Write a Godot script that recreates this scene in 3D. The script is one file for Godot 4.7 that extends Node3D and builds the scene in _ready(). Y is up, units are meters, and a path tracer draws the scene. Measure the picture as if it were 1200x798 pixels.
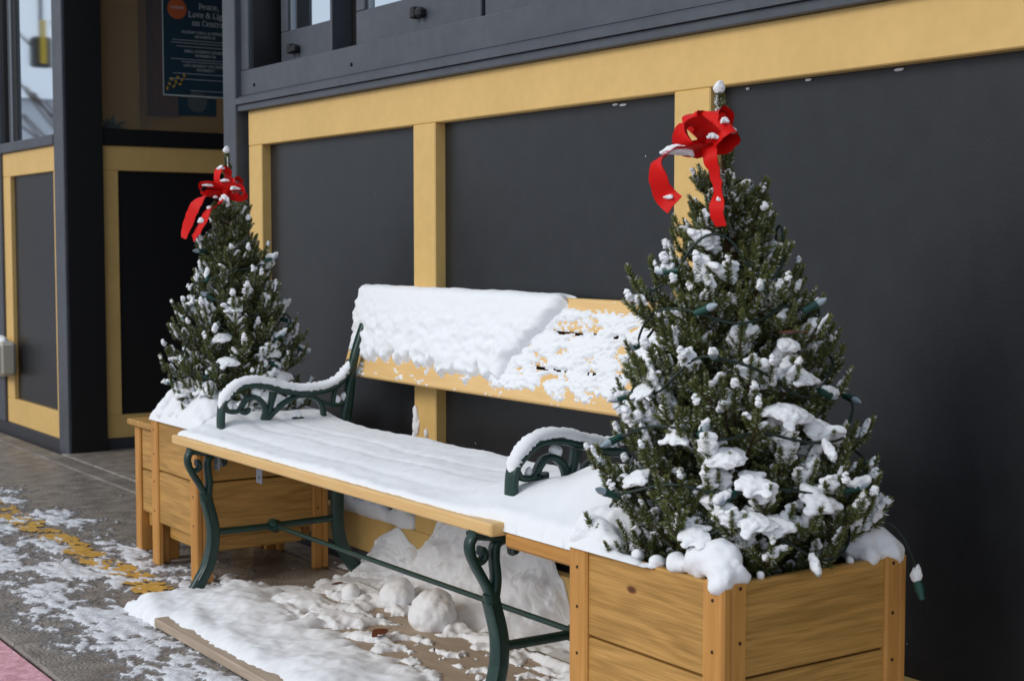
extends Node3D
# Snowy park bench between two planters in front of a yellow and charcoal shop front.
# x runs along the facade, y is up, z = 0 is the facade plane and +z is the street.

var M = {}
var rng = RandomNumberGenerator.new()
var names = {}

# ------------------------------------------------------------------ mesh builder
class MB:
	var v = PackedVector3Array()
	var n = PackedVector3Array()
	var uv = PackedVector2Array()
	var c = PackedColorArray()
	var i = PackedInt32Array()
	func vert(p: Vector3, nn: Vector3, t := Vector2.ZERO, col := Color.WHITE) -> int:
		v.push_back(p); n.push_back(nn); uv.push_back(t); c.push_back(col)
		return v.size() - 1
	func tri(a: int, b: int, d: int):
		i.push_back(a); i.push_back(b); i.push_back(d)
	func quad(a: int, b: int, d: int, e: int):
		tri(a, b, d); tri(a, d, e)
	func face(pts: Array, nn: Vector3, tex: Array):
		var b = v.size()
		for k in pts.size():
			vert(pts[k], nn, tex[k] if tex.size() > k else Vector2.ZERO)
		for k in range(1, pts.size() - 1):
			tri(b, b + k, b + k + 1)
	func add(o: MB, t: Transform3D):
		var b = v.size()
		for k in o.v.size():
			vert(t * o.v[k], (t.basis.inverse().transposed() * o.n[k]).normalized(), o.uv[k], o.c[k])
		for k in o.i:
			i.push_back(b + k)
	func mesh() -> ArrayMesh:
		for k in range(0, i.size(), 3):
			var a = i[k]
			var b = i[k + 1]
			var d = i[k + 2]
			if (v[b] - v[a]).cross(v[d] - v[a]).dot(n[a] + n[b] + n[d]) > 0.0:
				i[k + 1] = d
				i[k + 2] = b
		var m = ArrayMesh.new()
		if i.size() == 0:
			return m
		var arr = []
		arr.resize(Mesh.ARRAY_MAX)
		arr[Mesh.ARRAY_VERTEX] = v
		arr[Mesh.ARRAY_NORMAL] = n
		arr[Mesh.ARRAY_TEX_UV] = uv
		arr[Mesh.ARRAY_COLOR] = c
		arr[Mesh.ARRAY_INDEX] = i
		m.add_surface_from_arrays(Mesh.PRIMITIVE_TRIANGLES, arr)
		return m

# ------------------------------------------------------------------ node helpers
func numbered(parent, called: String) -> String:
	var key = str(parent.get_instance_id()) + called
	var k = names.get(key, 0)
	names[key] = k + 1
	return called if k == 0 else "%s_%03d" % [called, k]

func put(called: String, mesh, mat, parent = self) -> MeshInstance3D:
	var o = MeshInstance3D.new()
	o.mesh = mesh.mesh() if mesh is MB else mesh
	o.material_override = mat
	o.name = numbered(parent, called)
	o.cast_shadow = GeometryInstance3D.SHADOW_CASTING_SETTING_ON
	parent.add_child(o, true)
	return o

func thing(called: String, label: String, category: String, at := Vector3.ZERO, group := "") -> Node3D:
	var o = Node3D.new()
	o.name = numbered(self, called)
	add_child(o)
	o.position = at
	tag(o, label, category, group)
	return o

func tag(o, label: String, category := "", group := "", kind := ""):
	o.set_meta("label", label)
	if category != "":
		o.set_meta("category", category)
	if group != "":
		o.set_meta("group", group)
	if kind != "":
		o.set_meta("kind", kind)
	return o

func bx(called: String, lo: Vector3, hi: Vector3, mat, parent = self, bevel := 0.002, off := Vector3.ZERO):
	var b = MB.new()
	cbox(b, (lo + hi) * 0.5 - off, (hi - lo).abs(), bevel)
	return put(called, b, mat, parent)

# ------------------------------------------------------------------ shapes
func cbox(b: MB, ctr: Vector3, size: Vector3, bev := 0.002, bas := Basis.IDENTITY, tex_off = null):
	var h = size * 0.5
	var be = min(bev, min(h.x, min(h.y, h.z)) * 0.6)
	var lng = 0
	if size.y > size[lng]: lng = 1
	if size.z > size[lng]: lng = 2
	var o1 = (lng + 1) % 3
	var o2 = (lng + 2) % 3
	var to: Vector2 = tex_off if tex_off != null else Vector2(rng.randf(), rng.randf())
	var P = func(s: Vector3, ax: int) -> Vector3:
		var p = Vector3(s.x * (h.x - be), s.y * (h.y - be), s.z * (h.z - be))
		p[ax] = s[ax] * h[ax]
		return p
	var F = func(pts: Array, nn: Vector3):
		var q = []
		var t = []
		for p in pts:
			q.append(ctr + bas * p)
			t.append(to + Vector2(p[lng], p[o1] + p[o2]))
		b.face(q, (bas * nn).normalized(), t)
	for ax in 3:
		var a1 = (ax + 1) % 3
		var a2 = (ax + 2) % 3
		for s in [-1.0, 1.0]:
			var pts = []
			for q in [[-1, -1], [1, -1], [1, 1], [-1, 1]]:
				var sg = Vector3.ZERO
				sg[ax] = s
				sg[a1] = q[0]
				sg[a2] = q[1]
				pts.append(P.call(sg, ax))
			var nn = Vector3.ZERO
			nn[ax] = s
			F.call(pts, nn)
		for s1 in [-1.0, 1.0]:
			for s2 in [-1.0, 1.0]:
				var A = Vector3.ZERO
				A[a1] = s1
				A[a2] = s2
				var lo = A
				lo[ax] = -1
				var hi = A
				hi[ax] = 1
				F.call([P.call(lo, a1), P.call(hi, a1), P.call(hi, a2), P.call(lo, a2)], A)
	for s in [Vector3(-1, -1, -1), Vector3(1, -1, -1), Vector3(1, 1, -1), Vector3(-1, 1, -1), Vector3(-1, -1, 1), Vector3(1, -1, 1), Vector3(1, 1, 1), Vector3(-1, 1, 1)]:
		F.call([P.call(s, 0), P.call(s, 1), P.call(s, 2)], s)

func curve(pts: Array, per := 6) -> PackedVector3Array:
	var out = PackedVector3Array()
	var m = pts.size()
	for k in m - 1:
		var p0: Vector3 = pts[max(k - 1, 0)]
		var p1: Vector3 = pts[k]
		var p2: Vector3 = pts[k + 1]
		var p3: Vector3 = pts[min(k + 2, m - 1)]
		for s in per:
			out.push_back(p1.cubic_interpolate(p2, p0, p3, float(s) / per))
	out.push_back(pts[m - 1])
	return out

func tube(b: MB, pts, ra, rb, axis = null, seg := 8, sq := 1.0, col := Color.WHITE, cap := true):
	var m = pts.size()
	var base = b.v.size()
	var nprev = Vector3.ZERO
	for k in m:
		var T: Vector3 = (pts[min(k + 1, m - 1)] - pts[max(k - 1, 0)]).normalized()
		var B: Vector3
		var N: Vector3
		if axis != null:
			B = axis
			N = B.cross(T).normalized()
		else:
			if k == 0:
				nprev = Vector3.UP if abs(T.y) < 0.8 else Vector3.RIGHT
			N = (nprev - T * nprev.dot(T)).normalized()
			nprev = N
			B = T.cross(N).normalized()
		var a: float = ra[k] if ra is Array or ra is PackedFloat32Array else ra
		var c: float = rb[k] if rb is Array or rb is PackedFloat32Array else rb
		for s in seg:
			var th = TAU * (s + 0.5) / seg
			var cs = cos(th)
			var sn = sin(th)
			var pc = sign(cs) * pow(abs(cs), sq)
			var ps = sign(sn) * pow(abs(sn), sq)
			b.vert(pts[k] + N * a * pc + B * c * ps, (N * cs / max(a, 0.0005) + B * sn / max(c, 0.0005)).normalized(), Vector2(float(s) / seg, k * 0.1), col)
	for k in m - 1:
		for s in seg:
			var s2 = (s + 1) % seg
			b.quad(base + k * seg + s, base + k * seg + s2, base + (k + 1) * seg + s2, base + (k + 1) * seg + s)
	if cap:
		for e in [0, m - 1]:
			var T: Vector3 = (pts[0] - pts[1]).normalized() if e == 0 else (pts[m - 1] - pts[m - 2]).normalized()
			var b2 = b.v.size()
			for s in seg:
				b.vert(b.v[base + e * seg + s], T, Vector2.ZERO, col)
			for s in range(1, seg - 1):
				b.tri(b2, b2 + s, b2 + s + 1)

func lathe(b: MB, prof: Array, at: Vector3, axis: Vector3, seg := 12):
	# prof: [distance along axis, radius]
	var pts = PackedVector3Array()
	var rr = []
	for p in prof:
		pts.push_back(at + axis.normalized() * p[0])
		rr.append(p[1])
	tube(b, pts, rr, rr, null, seg)

func grid(b: MB, nu: int, nv: int, P: PackedVector3Array, keep: PackedByteArray, up: Vector3):
	var base = b.v.size()
	for j in nv:
		for k in nu:
			var du = P[j * nu + min(k + 1, nu - 1)] - P[j * nu + max(k - 1, 0)]
			var dv = P[min(j + 1, nv - 1) * nu + k] - P[max(j - 1, 0) * nu + k]
			var nn = du.cross(dv).normalized()
			if nn.dot(up) < 0: nn = -nn
			b.vert(P[j * nu + k], nn, Vector2(k, j) * 0.01)
	for j in nv - 1:
		for k in nu - 1:
			var q = j * nu + k
			if keep.size() == 0 or keep[q] + keep[q + 1] + keep[q + nu] + keep[q + nu + 1] > 0:
				b.quad(base + q, base + q + 1, base + q + nu + 1, base + q + nu)

# height field over x0..x1, z0..z1: fn(x, z) gives the snow depth (<= 0 : none) over floor height fl
func field(x0: float, x1: float, z0: float, z1: float, step: float, fl: float, fn: Callable) -> MB:
	var nu = int((x1 - x0) / step) + 2
	var nv = int((z1 - z0) / step) + 2
	var P = PackedVector3Array()
	P.resize(nu * nv)
	var keep = PackedByteArray()
	keep.resize(nu * nv)
	for j in nv:
		var z = z0 + (z1 - z0) * j / (nv - 1)
		for k in nu:
			var x = x0 + (x1 - x0) * k / (nu - 1)
			var h: float = fn.call(x, z)
			keep[j * nu + k] = 1 if h > 0.0 else 0
			P[j * nu + k] = Vector3(x, fl + (h if h > 0.0 else -0.003), z)
	var b = MB.new()
	grid(b, nu, nv, P, keep, Vector3.UP)
	return b

func noise(seed_: int, freq: float, oct := 3) -> FastNoiseLite:
	var f = FastNoiseLite.new()
	f.seed = seed_
	f.noise_type = FastNoiseLite.TYPE_SIMPLEX_SMOOTH
	f.frequency = freq
	f.fractal_octaves = oct
	return f

# lump of snow: balls [centre, radius] joined by a smooth minimum, meshed as surface nets
func snow_lump(balls: Array, cell: float, k: float, amp: float, freq: float, seed_: int) -> MB:
	var lo = Vector3.ONE * 1e9
	var hi = -lo
	for q in balls:
		lo = lo.min(q[0] - Vector3.ONE * (q[1] + k + amp))
		hi = hi.max(q[0] + Vector3.ONE * (q[1] + k + amp))
	var d = ((hi - lo) / cell).ceil() + Vector3.ONE * 2
	var nx = int(d.x)
	var ny = int(d.y)
	var nz = int(d.z)
	var fnz = noise(seed_, freq, 2)
	var fl = PackedFloat32Array()
	fl.resize(nx * ny * nz)
	var at = 0
	for z in nz:
		for y in ny:
			for x in nx:
				var p = lo + Vector3(x, y, z) * cell
				var s = 0.0
				for q in balls:
					s += exp(-(p.distance_to(q[0]) - q[1]) / k)
				fl[at] = -k * log(max(s, 1e-12)) + amp * fnz.get_noise_3dv(p)
				at += 1
	var b = MB.new()
	var idx = {}
	var sx = 1
	var sy = nx
	var sz = nx * ny
	for z in nz - 1:
		for y in ny - 1:
			for x in nx - 1:
				var o = x + y * sy + z * sz
				var ins = 0
				for e in [0, sx, sy, sx + sy, sz, sx + sz, sy + sz, sx + sy + sz]:
					if fl[o + e] < 0: ins += 1
				if ins == 0 or ins == 8: continue
				var acc = Vector3.ZERO
				var cnt = 0
				for ed in [[0, 1, 0], [2, 3, 0], [4, 5, 0], [6, 7, 0], [0, 2, 1], [1, 3, 1], [4, 6, 1], [5, 7, 1], [0, 4, 2], [1, 5, 2], [2, 6, 2], [3, 7, 2]]:
					var c0 = Vector3(ed[0] & 1, (ed[0] >> 1) & 1, ed[0] >> 2)
					var c1 = Vector3(ed[1] & 1, (ed[1] >> 1) & 1, ed[1] >> 2)
					var f0 = fl[o + int(c0.x) + int(c0.y) * sy + int(c0.z) * sz]
					var f1 = fl[o + int(c1.x) + int(c1.y) * sy + int(c1.z) * sz]
					if (f0 < 0) != (f1 < 0):
						acc += c0.lerp(c1, f0 / (f0 - f1))
						cnt += 1
				var g = Vector3(fl[o + sx] - fl[o], fl[o + sy] - fl[o], fl[o + sz] - fl[o])
				g += Vector3(fl[o + sx + sy + sz] - fl[o + sy + sz], fl[o + sx + sy + sz] - fl[o + sx + sz], fl[o + sx + sy + sz] - fl[o + sx + sy])
				idx[o] = b.vert(lo + (Vector3(x, y, z) + acc / cnt) * cell, g.normalized())
	for z in range(1, nz - 1):
		for y in range(1, ny - 1):
			for x in range(1, nx - 1):
				var o = x + y * sy + z * sz
				for ax in [[sx, sy, sz], [sy, sz, sx], [sz, sx, sy]]:
					if (fl[o] < 0) != (fl[o + ax[0]] < 0):
						var q = [o, o - ax[1], o - ax[1] - ax[2], o - ax[2]]
						if idx.has(q[0]) and idx.has(q[1]) and idx.has(q[2]) and idx.has(q[3]):
							b.quad(idx[q[0]], idx[q[1]], idx[q[2]], idx[q[3]])
	return b

# ribbon of cloth through pts, its width along wd (one direction per point)
func ribbon(b: MB, pts, wd, width: float):
	var m = pts.size()
	var cr = noise(int(width * 100000.0), 42.0, 2)
	for side in [0.0006, -0.0006]:
		var base = b.v.size()
		for k in m:
			var T: Vector3 = (pts[min(k + 1, m - 1)] - pts[max(k - 1, 0)]).normalized()
			var W: Vector3 = wd[k] if wd is Array or wd is PackedVector3Array else wd
			W = (W - T * W.dot(T)).normalized()
			var N = T.cross(W).normalized() * sign(side)
			for s in 7:
				var t = s / 6.0 - 0.5
				var bulge = 0.05 * width * (1.0 - 4.0 * t * t)
				var cz = 0.0045 * cr.get_noise_3dv(pts[k] + W * width * t)
				b.vert(pts[k] + W * width * t + N * abs(side) + N * sign(side) * (bulge + cz), N, Vector2(k * 0.02, s * 0.3))
		for k in m - 1:
			for s in 6:
				b.quad(base + k * 7 + s, base + k * 7 + s + 1, base + k * 7 + s + 8, base + k * 7 + s + 7)

# ------------------------------------------------------------------ materials
func lin(r: float, g: float, b: float) -> Color:
	return Color(r, g, b).linear_to_srgb()

func std(col: Color, rough := 0.7, metal := 0.0, spec := 0.5) -> StandardMaterial3D:
	var m = StandardMaterial3D.new()
	m.albedo_color = col
	m.roughness = rough
	m.metallic = metal
	m.metallic_specular = spec
	return m

# picture made of two seamless noises between two colours
func blotch(seed_: int, size: int, f1: float, f2: float, lo: Color, hi: Color, mixv := 0.5) -> ImageTexture:
	var a = noise(seed_, f1, 4).get_seamless_image(size, size)
	var d = noise(seed_ + 7, f2, 3).get_seamless_image(size, size)
	var im = Image.create(size, size, true, Image.FORMAT_RGB8)
	for y in size:
		for x in size:
			var t = a.get_pixel(x, y).r * (1.0 - mixv) + d.get_pixel(x, y).r * mixv
			im.set_pixel(x, y, lo.lerp(hi, clamp((t - 0.5) * 1.8 + 0.5, 0.0, 1.0)))
	im.generate_mipmaps()
	return ImageTexture.create_from_image(im)

func bump(seed_: int, size: int, freq: float, strength: float, oct := 4) -> ImageTexture:
	var im = noise(seed_, freq, oct).get_seamless_image(size, size)
	im.convert(Image.FORMAT_RGBA8)
	im.bump_map_to_normal_map(strength)
	im.generate_mipmaps()
	return ImageTexture.create_from_image(im)

func tri_map(m: StandardMaterial3D, scale: float, tex = null, nrm = null, ns := 1.0):
	m.uv1_triplanar = true
	m.uv1_world_triplanar = true
	m.uv1_scale = Vector3.ONE * scale
	if tex != null:
		m.albedo_texture = tex
	if nrm != null:
		m.normal_enabled = true
		m.normal_texture = nrm
		m.normal_scale = ns
	return m

# wood: u along the grain (1 m), v across (1 m)
func wood(seed_: int, pale: Color, dark: Color, streak: float, rings: float, knots: int) -> Array:
	var size = 512
	var warp = noise(seed_, 1.0, 3)
	var fine = noise(seed_ + 3, 1.0, 3)
	var rg = RandomNumberGenerator.new()
	rg.seed = seed_
	var kn = []
	for k in knots:
		kn.append(Vector3(rg.randf(), rg.randf(), rg.randf_range(0.006, 0.011)))
	var im = Image.create(size, size, true, Image.FORMAT_RGB8)
	for y in size:
		var v = float(y) / size
		for x in size:
			var u = float(x) / size
			# sampled on a ring so that both ways repeat
			var w = warp.get_noise_3d(cos(TAU * u) * 0.16, sin(TAU * u) * 0.16, v * 6.0)
			var edge = smoothstep(0.0, 0.06, v) * smoothstep(1.0, 0.94, v)
			var s = sin((v * rings + w * 2.0) * TAU + 1.5 * fine.get_noise_2d(v * 20.0, 3.0))
			var fi = fine.get_noise_3d(cos(TAU * u) * 0.9, sin(TAU * u) * 0.9, v * 150.0)
			var t = 0.40 + streak * (0.17 * s * (0.5 + 0.5 * edge) + 0.55 * fi + 0.30 * w)
			var col = pale.lerp(dark, clamp(t, 0.0, 1.0))
			for q in kn:
				var dd = Vector2((u - q.x) * 0.8, v - q.y).length()
				if dd < q.z * 2.2:
					col = col.lerp(Color(0.30, 0.14, 0.07), smoothstep(q.z * 2.2, q.z * 0.7, dd) * 0.85)
			im.set_pixel(x, y, col)
	im.generate_mipmaps()
	return [ImageTexture.create_from_image(im)]

func make_materials():
	var b_fine = bump(11, 256, 0.06, 2.0)
	var b_mid = bump(12, 256, 0.025, 4.0)
	M.snow = std(Color(0.93, 0.938, 0.952), 0.75, 0.0, 0.25)
	tri_map(M.snow, 5.0, null, bump(13, 512, 0.05, 3.0, 5), 0.22)
	M.slush = std(Color(0.93, 0.935, 0.95), 0.5, 0.0, 0.4)
	tri_map(M.slush, 6.0, blotch(21, 256, 0.02, 0.12, Color(0.84, 0.84, 0.85), Color(1, 1, 1)), bump(14, 256, 0.09, 5.0), 0.35)
	M.slush_grey = std(Color(0.72, 0.71, 0.71), 0.3, 0.0, 0.5)
	tri_map(M.slush_grey, 5.0, blotch(22, 512, 0.02, 0.16, Color(0.55, 0.52, 0.50), Color(1, 1, 1)), bump(14, 256, 0.09, 5.0), 0.3)
	M.slush_grey.transparency = BaseMaterial3D.TRANSPARENCY_ALPHA
	M.slush_grey.albedo_color.a = 0.6
	M.yellow = std(Color.WHITE, 0.55)
	tri_map(M.yellow, 0.9, blotch(31, 512, 0.006, 0.05, Color(0.835, 0.69, 0.42), Color(0.875, 0.725, 0.45), 0.4), b_fine, 0.10)
	M.panel = std(Color.WHITE, 0.37)
	tri_map(M.panel, 2.2, blotch(32, 512, 0.008, 0.2, Color(0.09, 0.099, 0.112), Color(0.128, 0.138, 0.152), 0.55), bump(15, 512, 0.08, 3.0, 3), 0.05)
	M.trim = std(Color.WHITE, 0.45)
	tri_map(M.trim, 1.1, blotch(33, 256, 0.01, 0.06, Color(0.265, 0.28, 0.31), Color(0.305, 0.32, 0.35), 0.4), b_fine, 0.1)
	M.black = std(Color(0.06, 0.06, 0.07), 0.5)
	M.base = std(Color(0.2, 0.2, 0.22), 0.6)
	M.iron = std(Color.WHITE, 0.34, 0.0, 0.5)
	tri_map(M.iron, 4.0, blotch(34, 256, 0.02, 0.1, Color(0.055, 0.175, 0.155), Color(0.09, 0.235, 0.205), 0.5), b_mid, 0.2)
	M.steel = std(Color(0.55, 0.57, 0.6), 0.4, 0.8)
	M.planter = []
	for k in 3:
		var m = std(Color.WHITE, 0.5, 0.0, 0.4)
		m.albedo_texture = wood(100 + k * 10, Color(0.79, 0.61, 0.345), Color(0.55, 0.41, 0.195), 0.9, 12.0, 1)[0]
		m.uv1_scale = Vector3(1.3, 2.0, 1)
		M.planter.append(m)
	M.strip = std(Color.WHITE, 0.5, 0.0, 0.4)
	M.strip.albedo_texture = wood(140, Color(0.80, 0.59, 0.32), Color(0.68, 0.47, 0.23), 0.8, 16.0, 1)[0]
	M.plank = std(Color.WHITE, 0.42, 0.0, 0.5)
	M.plank.albedo_texture = wood(150, Color(0.92, 0.775, 0.53), Color(0.83, 0.655, 0.41), 0.5, 7.0, 0)[0]
	M.ply = std(Color.WHITE, 0.6)
	M.ply.albedo_texture = wood(160, Color(0.74, 0.67, 0.59), Color(0.58, 0.51, 0.44), 0.7, 5.0, 0)[0]
	M.soil = std(Color(0.2, 0.15, 0.11), 0.9)
	M.screw = std(Color(0.22, 0.15, 0.1), 0.5, 0.4)
	M.concrete = std(Color.WHITE, 0.36, 0.0, 0.5)
	tri_map(M.concrete, 1.3, blotch(35, 1024, 0.007, 0.11, Color(0.42, 0.385, 0.355), Color(0.66, 0.62, 0.58), 0.5), bump(16, 512, 0.12, 4.0, 3), 0.45)
	M.concrete_pale = std(Color.WHITE, 0.6)
	tri_map(M.concrete_pale, 1.3, blotch(36, 512, 0.007, 0.11, Color(0.40, 0.37, 0.34), Color(0.56, 0.53, 0.49), 0.5), b_mid, 0.4)
	M.asphalt = std(Color.WHITE, 0.6)
	tri_map(M.asphalt, 0.8, blotch(37, 512, 0.02, 0.15, Color(0.46, 0.46, 0.47), Color(0.86, 0.865, 0.875), 0.5))
	M.paint_yellow = std(Color.WHITE, 0.5)
	tri_map(M.paint_yellow, 2.5, blotch(38, 256, 0.02, 0.1, Color(0.74, 0.56, 0.22), Color(0.87, 0.69, 0.32), 0.5), b_mid, 0.5)
	M.paint_pink = std(Color.WHITE, 0.6)
	tri_map(M.paint_pink, 2.2, blotch(39, 512, 0.02, 0.12, Color(0.76, 0.52, 0.56), Color(0.94, 0.74, 0.78), 0.5), b_mid, 0.7)
	M.ribbon = std(Color(0.84, 0.06, 0.045), 0.55, 0.0, 0.3)
	M.ribbon.rim_enabled = true
	M.ribbon.rim = 0.3
	M.wire = std(Color(0.04, 0.14, 0.11), 0.5)
	M.socket = std(Color(0.07, 0.27, 0.23), 0.45)
	M.bulb = std(Color(0.62, 0.68, 0.72), 0.2)
	M.leaf_brown = std(Color(0.42, 0.22, 0.12), 0.6)
	M.bark = std(Color(0.30, 0.21, 0.13), 0.9)
	M.needle = std(Color.WHITE, 0.55, 0.0, 0.35)
	M.needle.vertex_color_use_as_albedo = true
	M.needle.backlight_enabled = true
	M.needle.backlight = Color(0.05, 0.07, 0.02)
	M.glass = std(Color(0.8, 0.85, 0.85, 0.06), 0.02)
	M.glass.transparency = BaseMaterial3D.TRANSPARENCY_ALPHA
	M.mirror = std(Color(0.86, 0.90, 0.93), 0.03, 1.0)
	M.poster = std(Color(0.15, 0.24, 0.29), 0.35)
	M.paper = std(Color(0.75, 0.78, 0.78), 0.6)
	M.orange = std(Color(0.72, 0.36, 0.2), 0.5)
	M.gold = std(Color(0.75, 0.6, 0.15), 0.5)
	M.room = std(Color(0.88, 0.66, 0.2), 0.7)
	M.plaster = std(Color(0.66, 0.63, 0.58), 0.85)
	M.red_box = std(Color(0.40, 0.05, 0.05), 0.5)
	M.utility = std(Color(0.74, 0.72, 0.66), 0.45)
	M.brick = std(Color(0.42, 0.25, 0.2), 0.85)
	M.white_wall = std(Color(0.85, 0.86, 0.88), 0.8)
	M.signal_yellow = std(Color(0.85, 0.7, 0.1), 0.4)

# ------------------------------------------------------------------ setting
func build_ground():
	var g = PlaneMesh.new()
	g.size = Vector2(400, 400)
	var go = put("ground", g, M.asphalt)
	go.position.y = -0.13
	tag(go, "wet grey street with trodden snow reaching to the horizon", "", "", "structure")
	var pv = Node3D.new()
	pv.name = "pavement"
	add_child(pv)
	tag(pv, "wet brown concrete pavement slabs with narrow joints along the shop front", "", "", "structure")
	var xs = [-14.0, -11.2, -9.3, -7.45, -5.62, -3.75, -1.9, 0.0, 2.0, 6.0]
	for k in xs.size() - 1:
		bx("slab", Vector3(xs[k] + 0.004, -0.14, 0.119), Vector3(xs[k + 1] - 0.004, 0.0, 1.176), M.concrete, pv, 0.006)
		bx("edge_slab", Vector3(xs[k] + 0.004 - 0.07, -0.14, 0.012), Vector3(xs[k + 1] - 0.004 - 0.07, 0.001, 0.111), M.concrete_pale if k < 4 else M.concrete, pv, 0.006)
	bx("alcove_slab", Vector3(-7.06, -0.14, -1.8), Vector3(-5.0, 0.002, 0.007), M.concrete, pv, 0.006)
	var kb = Node3D.new()
	kb.name = "kerb"
	add_child(kb)
	tag(kb, "kerb stones with faded pink paint at the street edge of the pavement", "", "", "structure")
	for k in 8:
		bx("kerb_stone", Vector3(-14 + k * 2.4, -0.14, 1.182), Vector3(-14 + (k + 1) * 2.4 - 0.006, 0.004, 1.5), M.paint_pink, kb, 0.012)
	# worn yellow line
	var w1 = noise(51, 9.0, 4)
	var w2 = noise(52, 40.0, 3)
	var nu = 620
	var nv = 26
	var P = PackedVector3Array()
	var keep = PackedByteArray()
	for j in nv:
		for k in nu:
			var x = -8.0 + 6.2 * k / (nu - 1)
			var z = 0.605 + 0.125 * j / (nv - 1) + 0.006 * w1.get_noise_1d(x * 3.0)
			P.push_back(Vector3(x, 0.0035, z))
			var e = min(j, nv - 1 - j) / 4.0
			keep.push_back(1 if w1.get_noise_2d(x, z) * 0.7 + w2.get_noise_2d(x, z) * 0.5 + min(e, 1.0) * 0.22 > 0.10 else 0)
	var b = MB.new()
	var base = b.v.size()
	for p in P:
		b.vert(p, Vector3.UP)
	for j in nv - 1:
		for k in nu - 1:
			var q = j * nu + k
			if keep[q] + keep[q + 1] + keep[q + nu] + keep[q + nu + 1] >= 3:
				b.quad(base + q, base + q + 1, base + q + nu + 1, base + q + nu)
	tag(put("painted_line", b, M.paint_yellow), "worn yellow line painted on the pavement", "", "", "structure")

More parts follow.
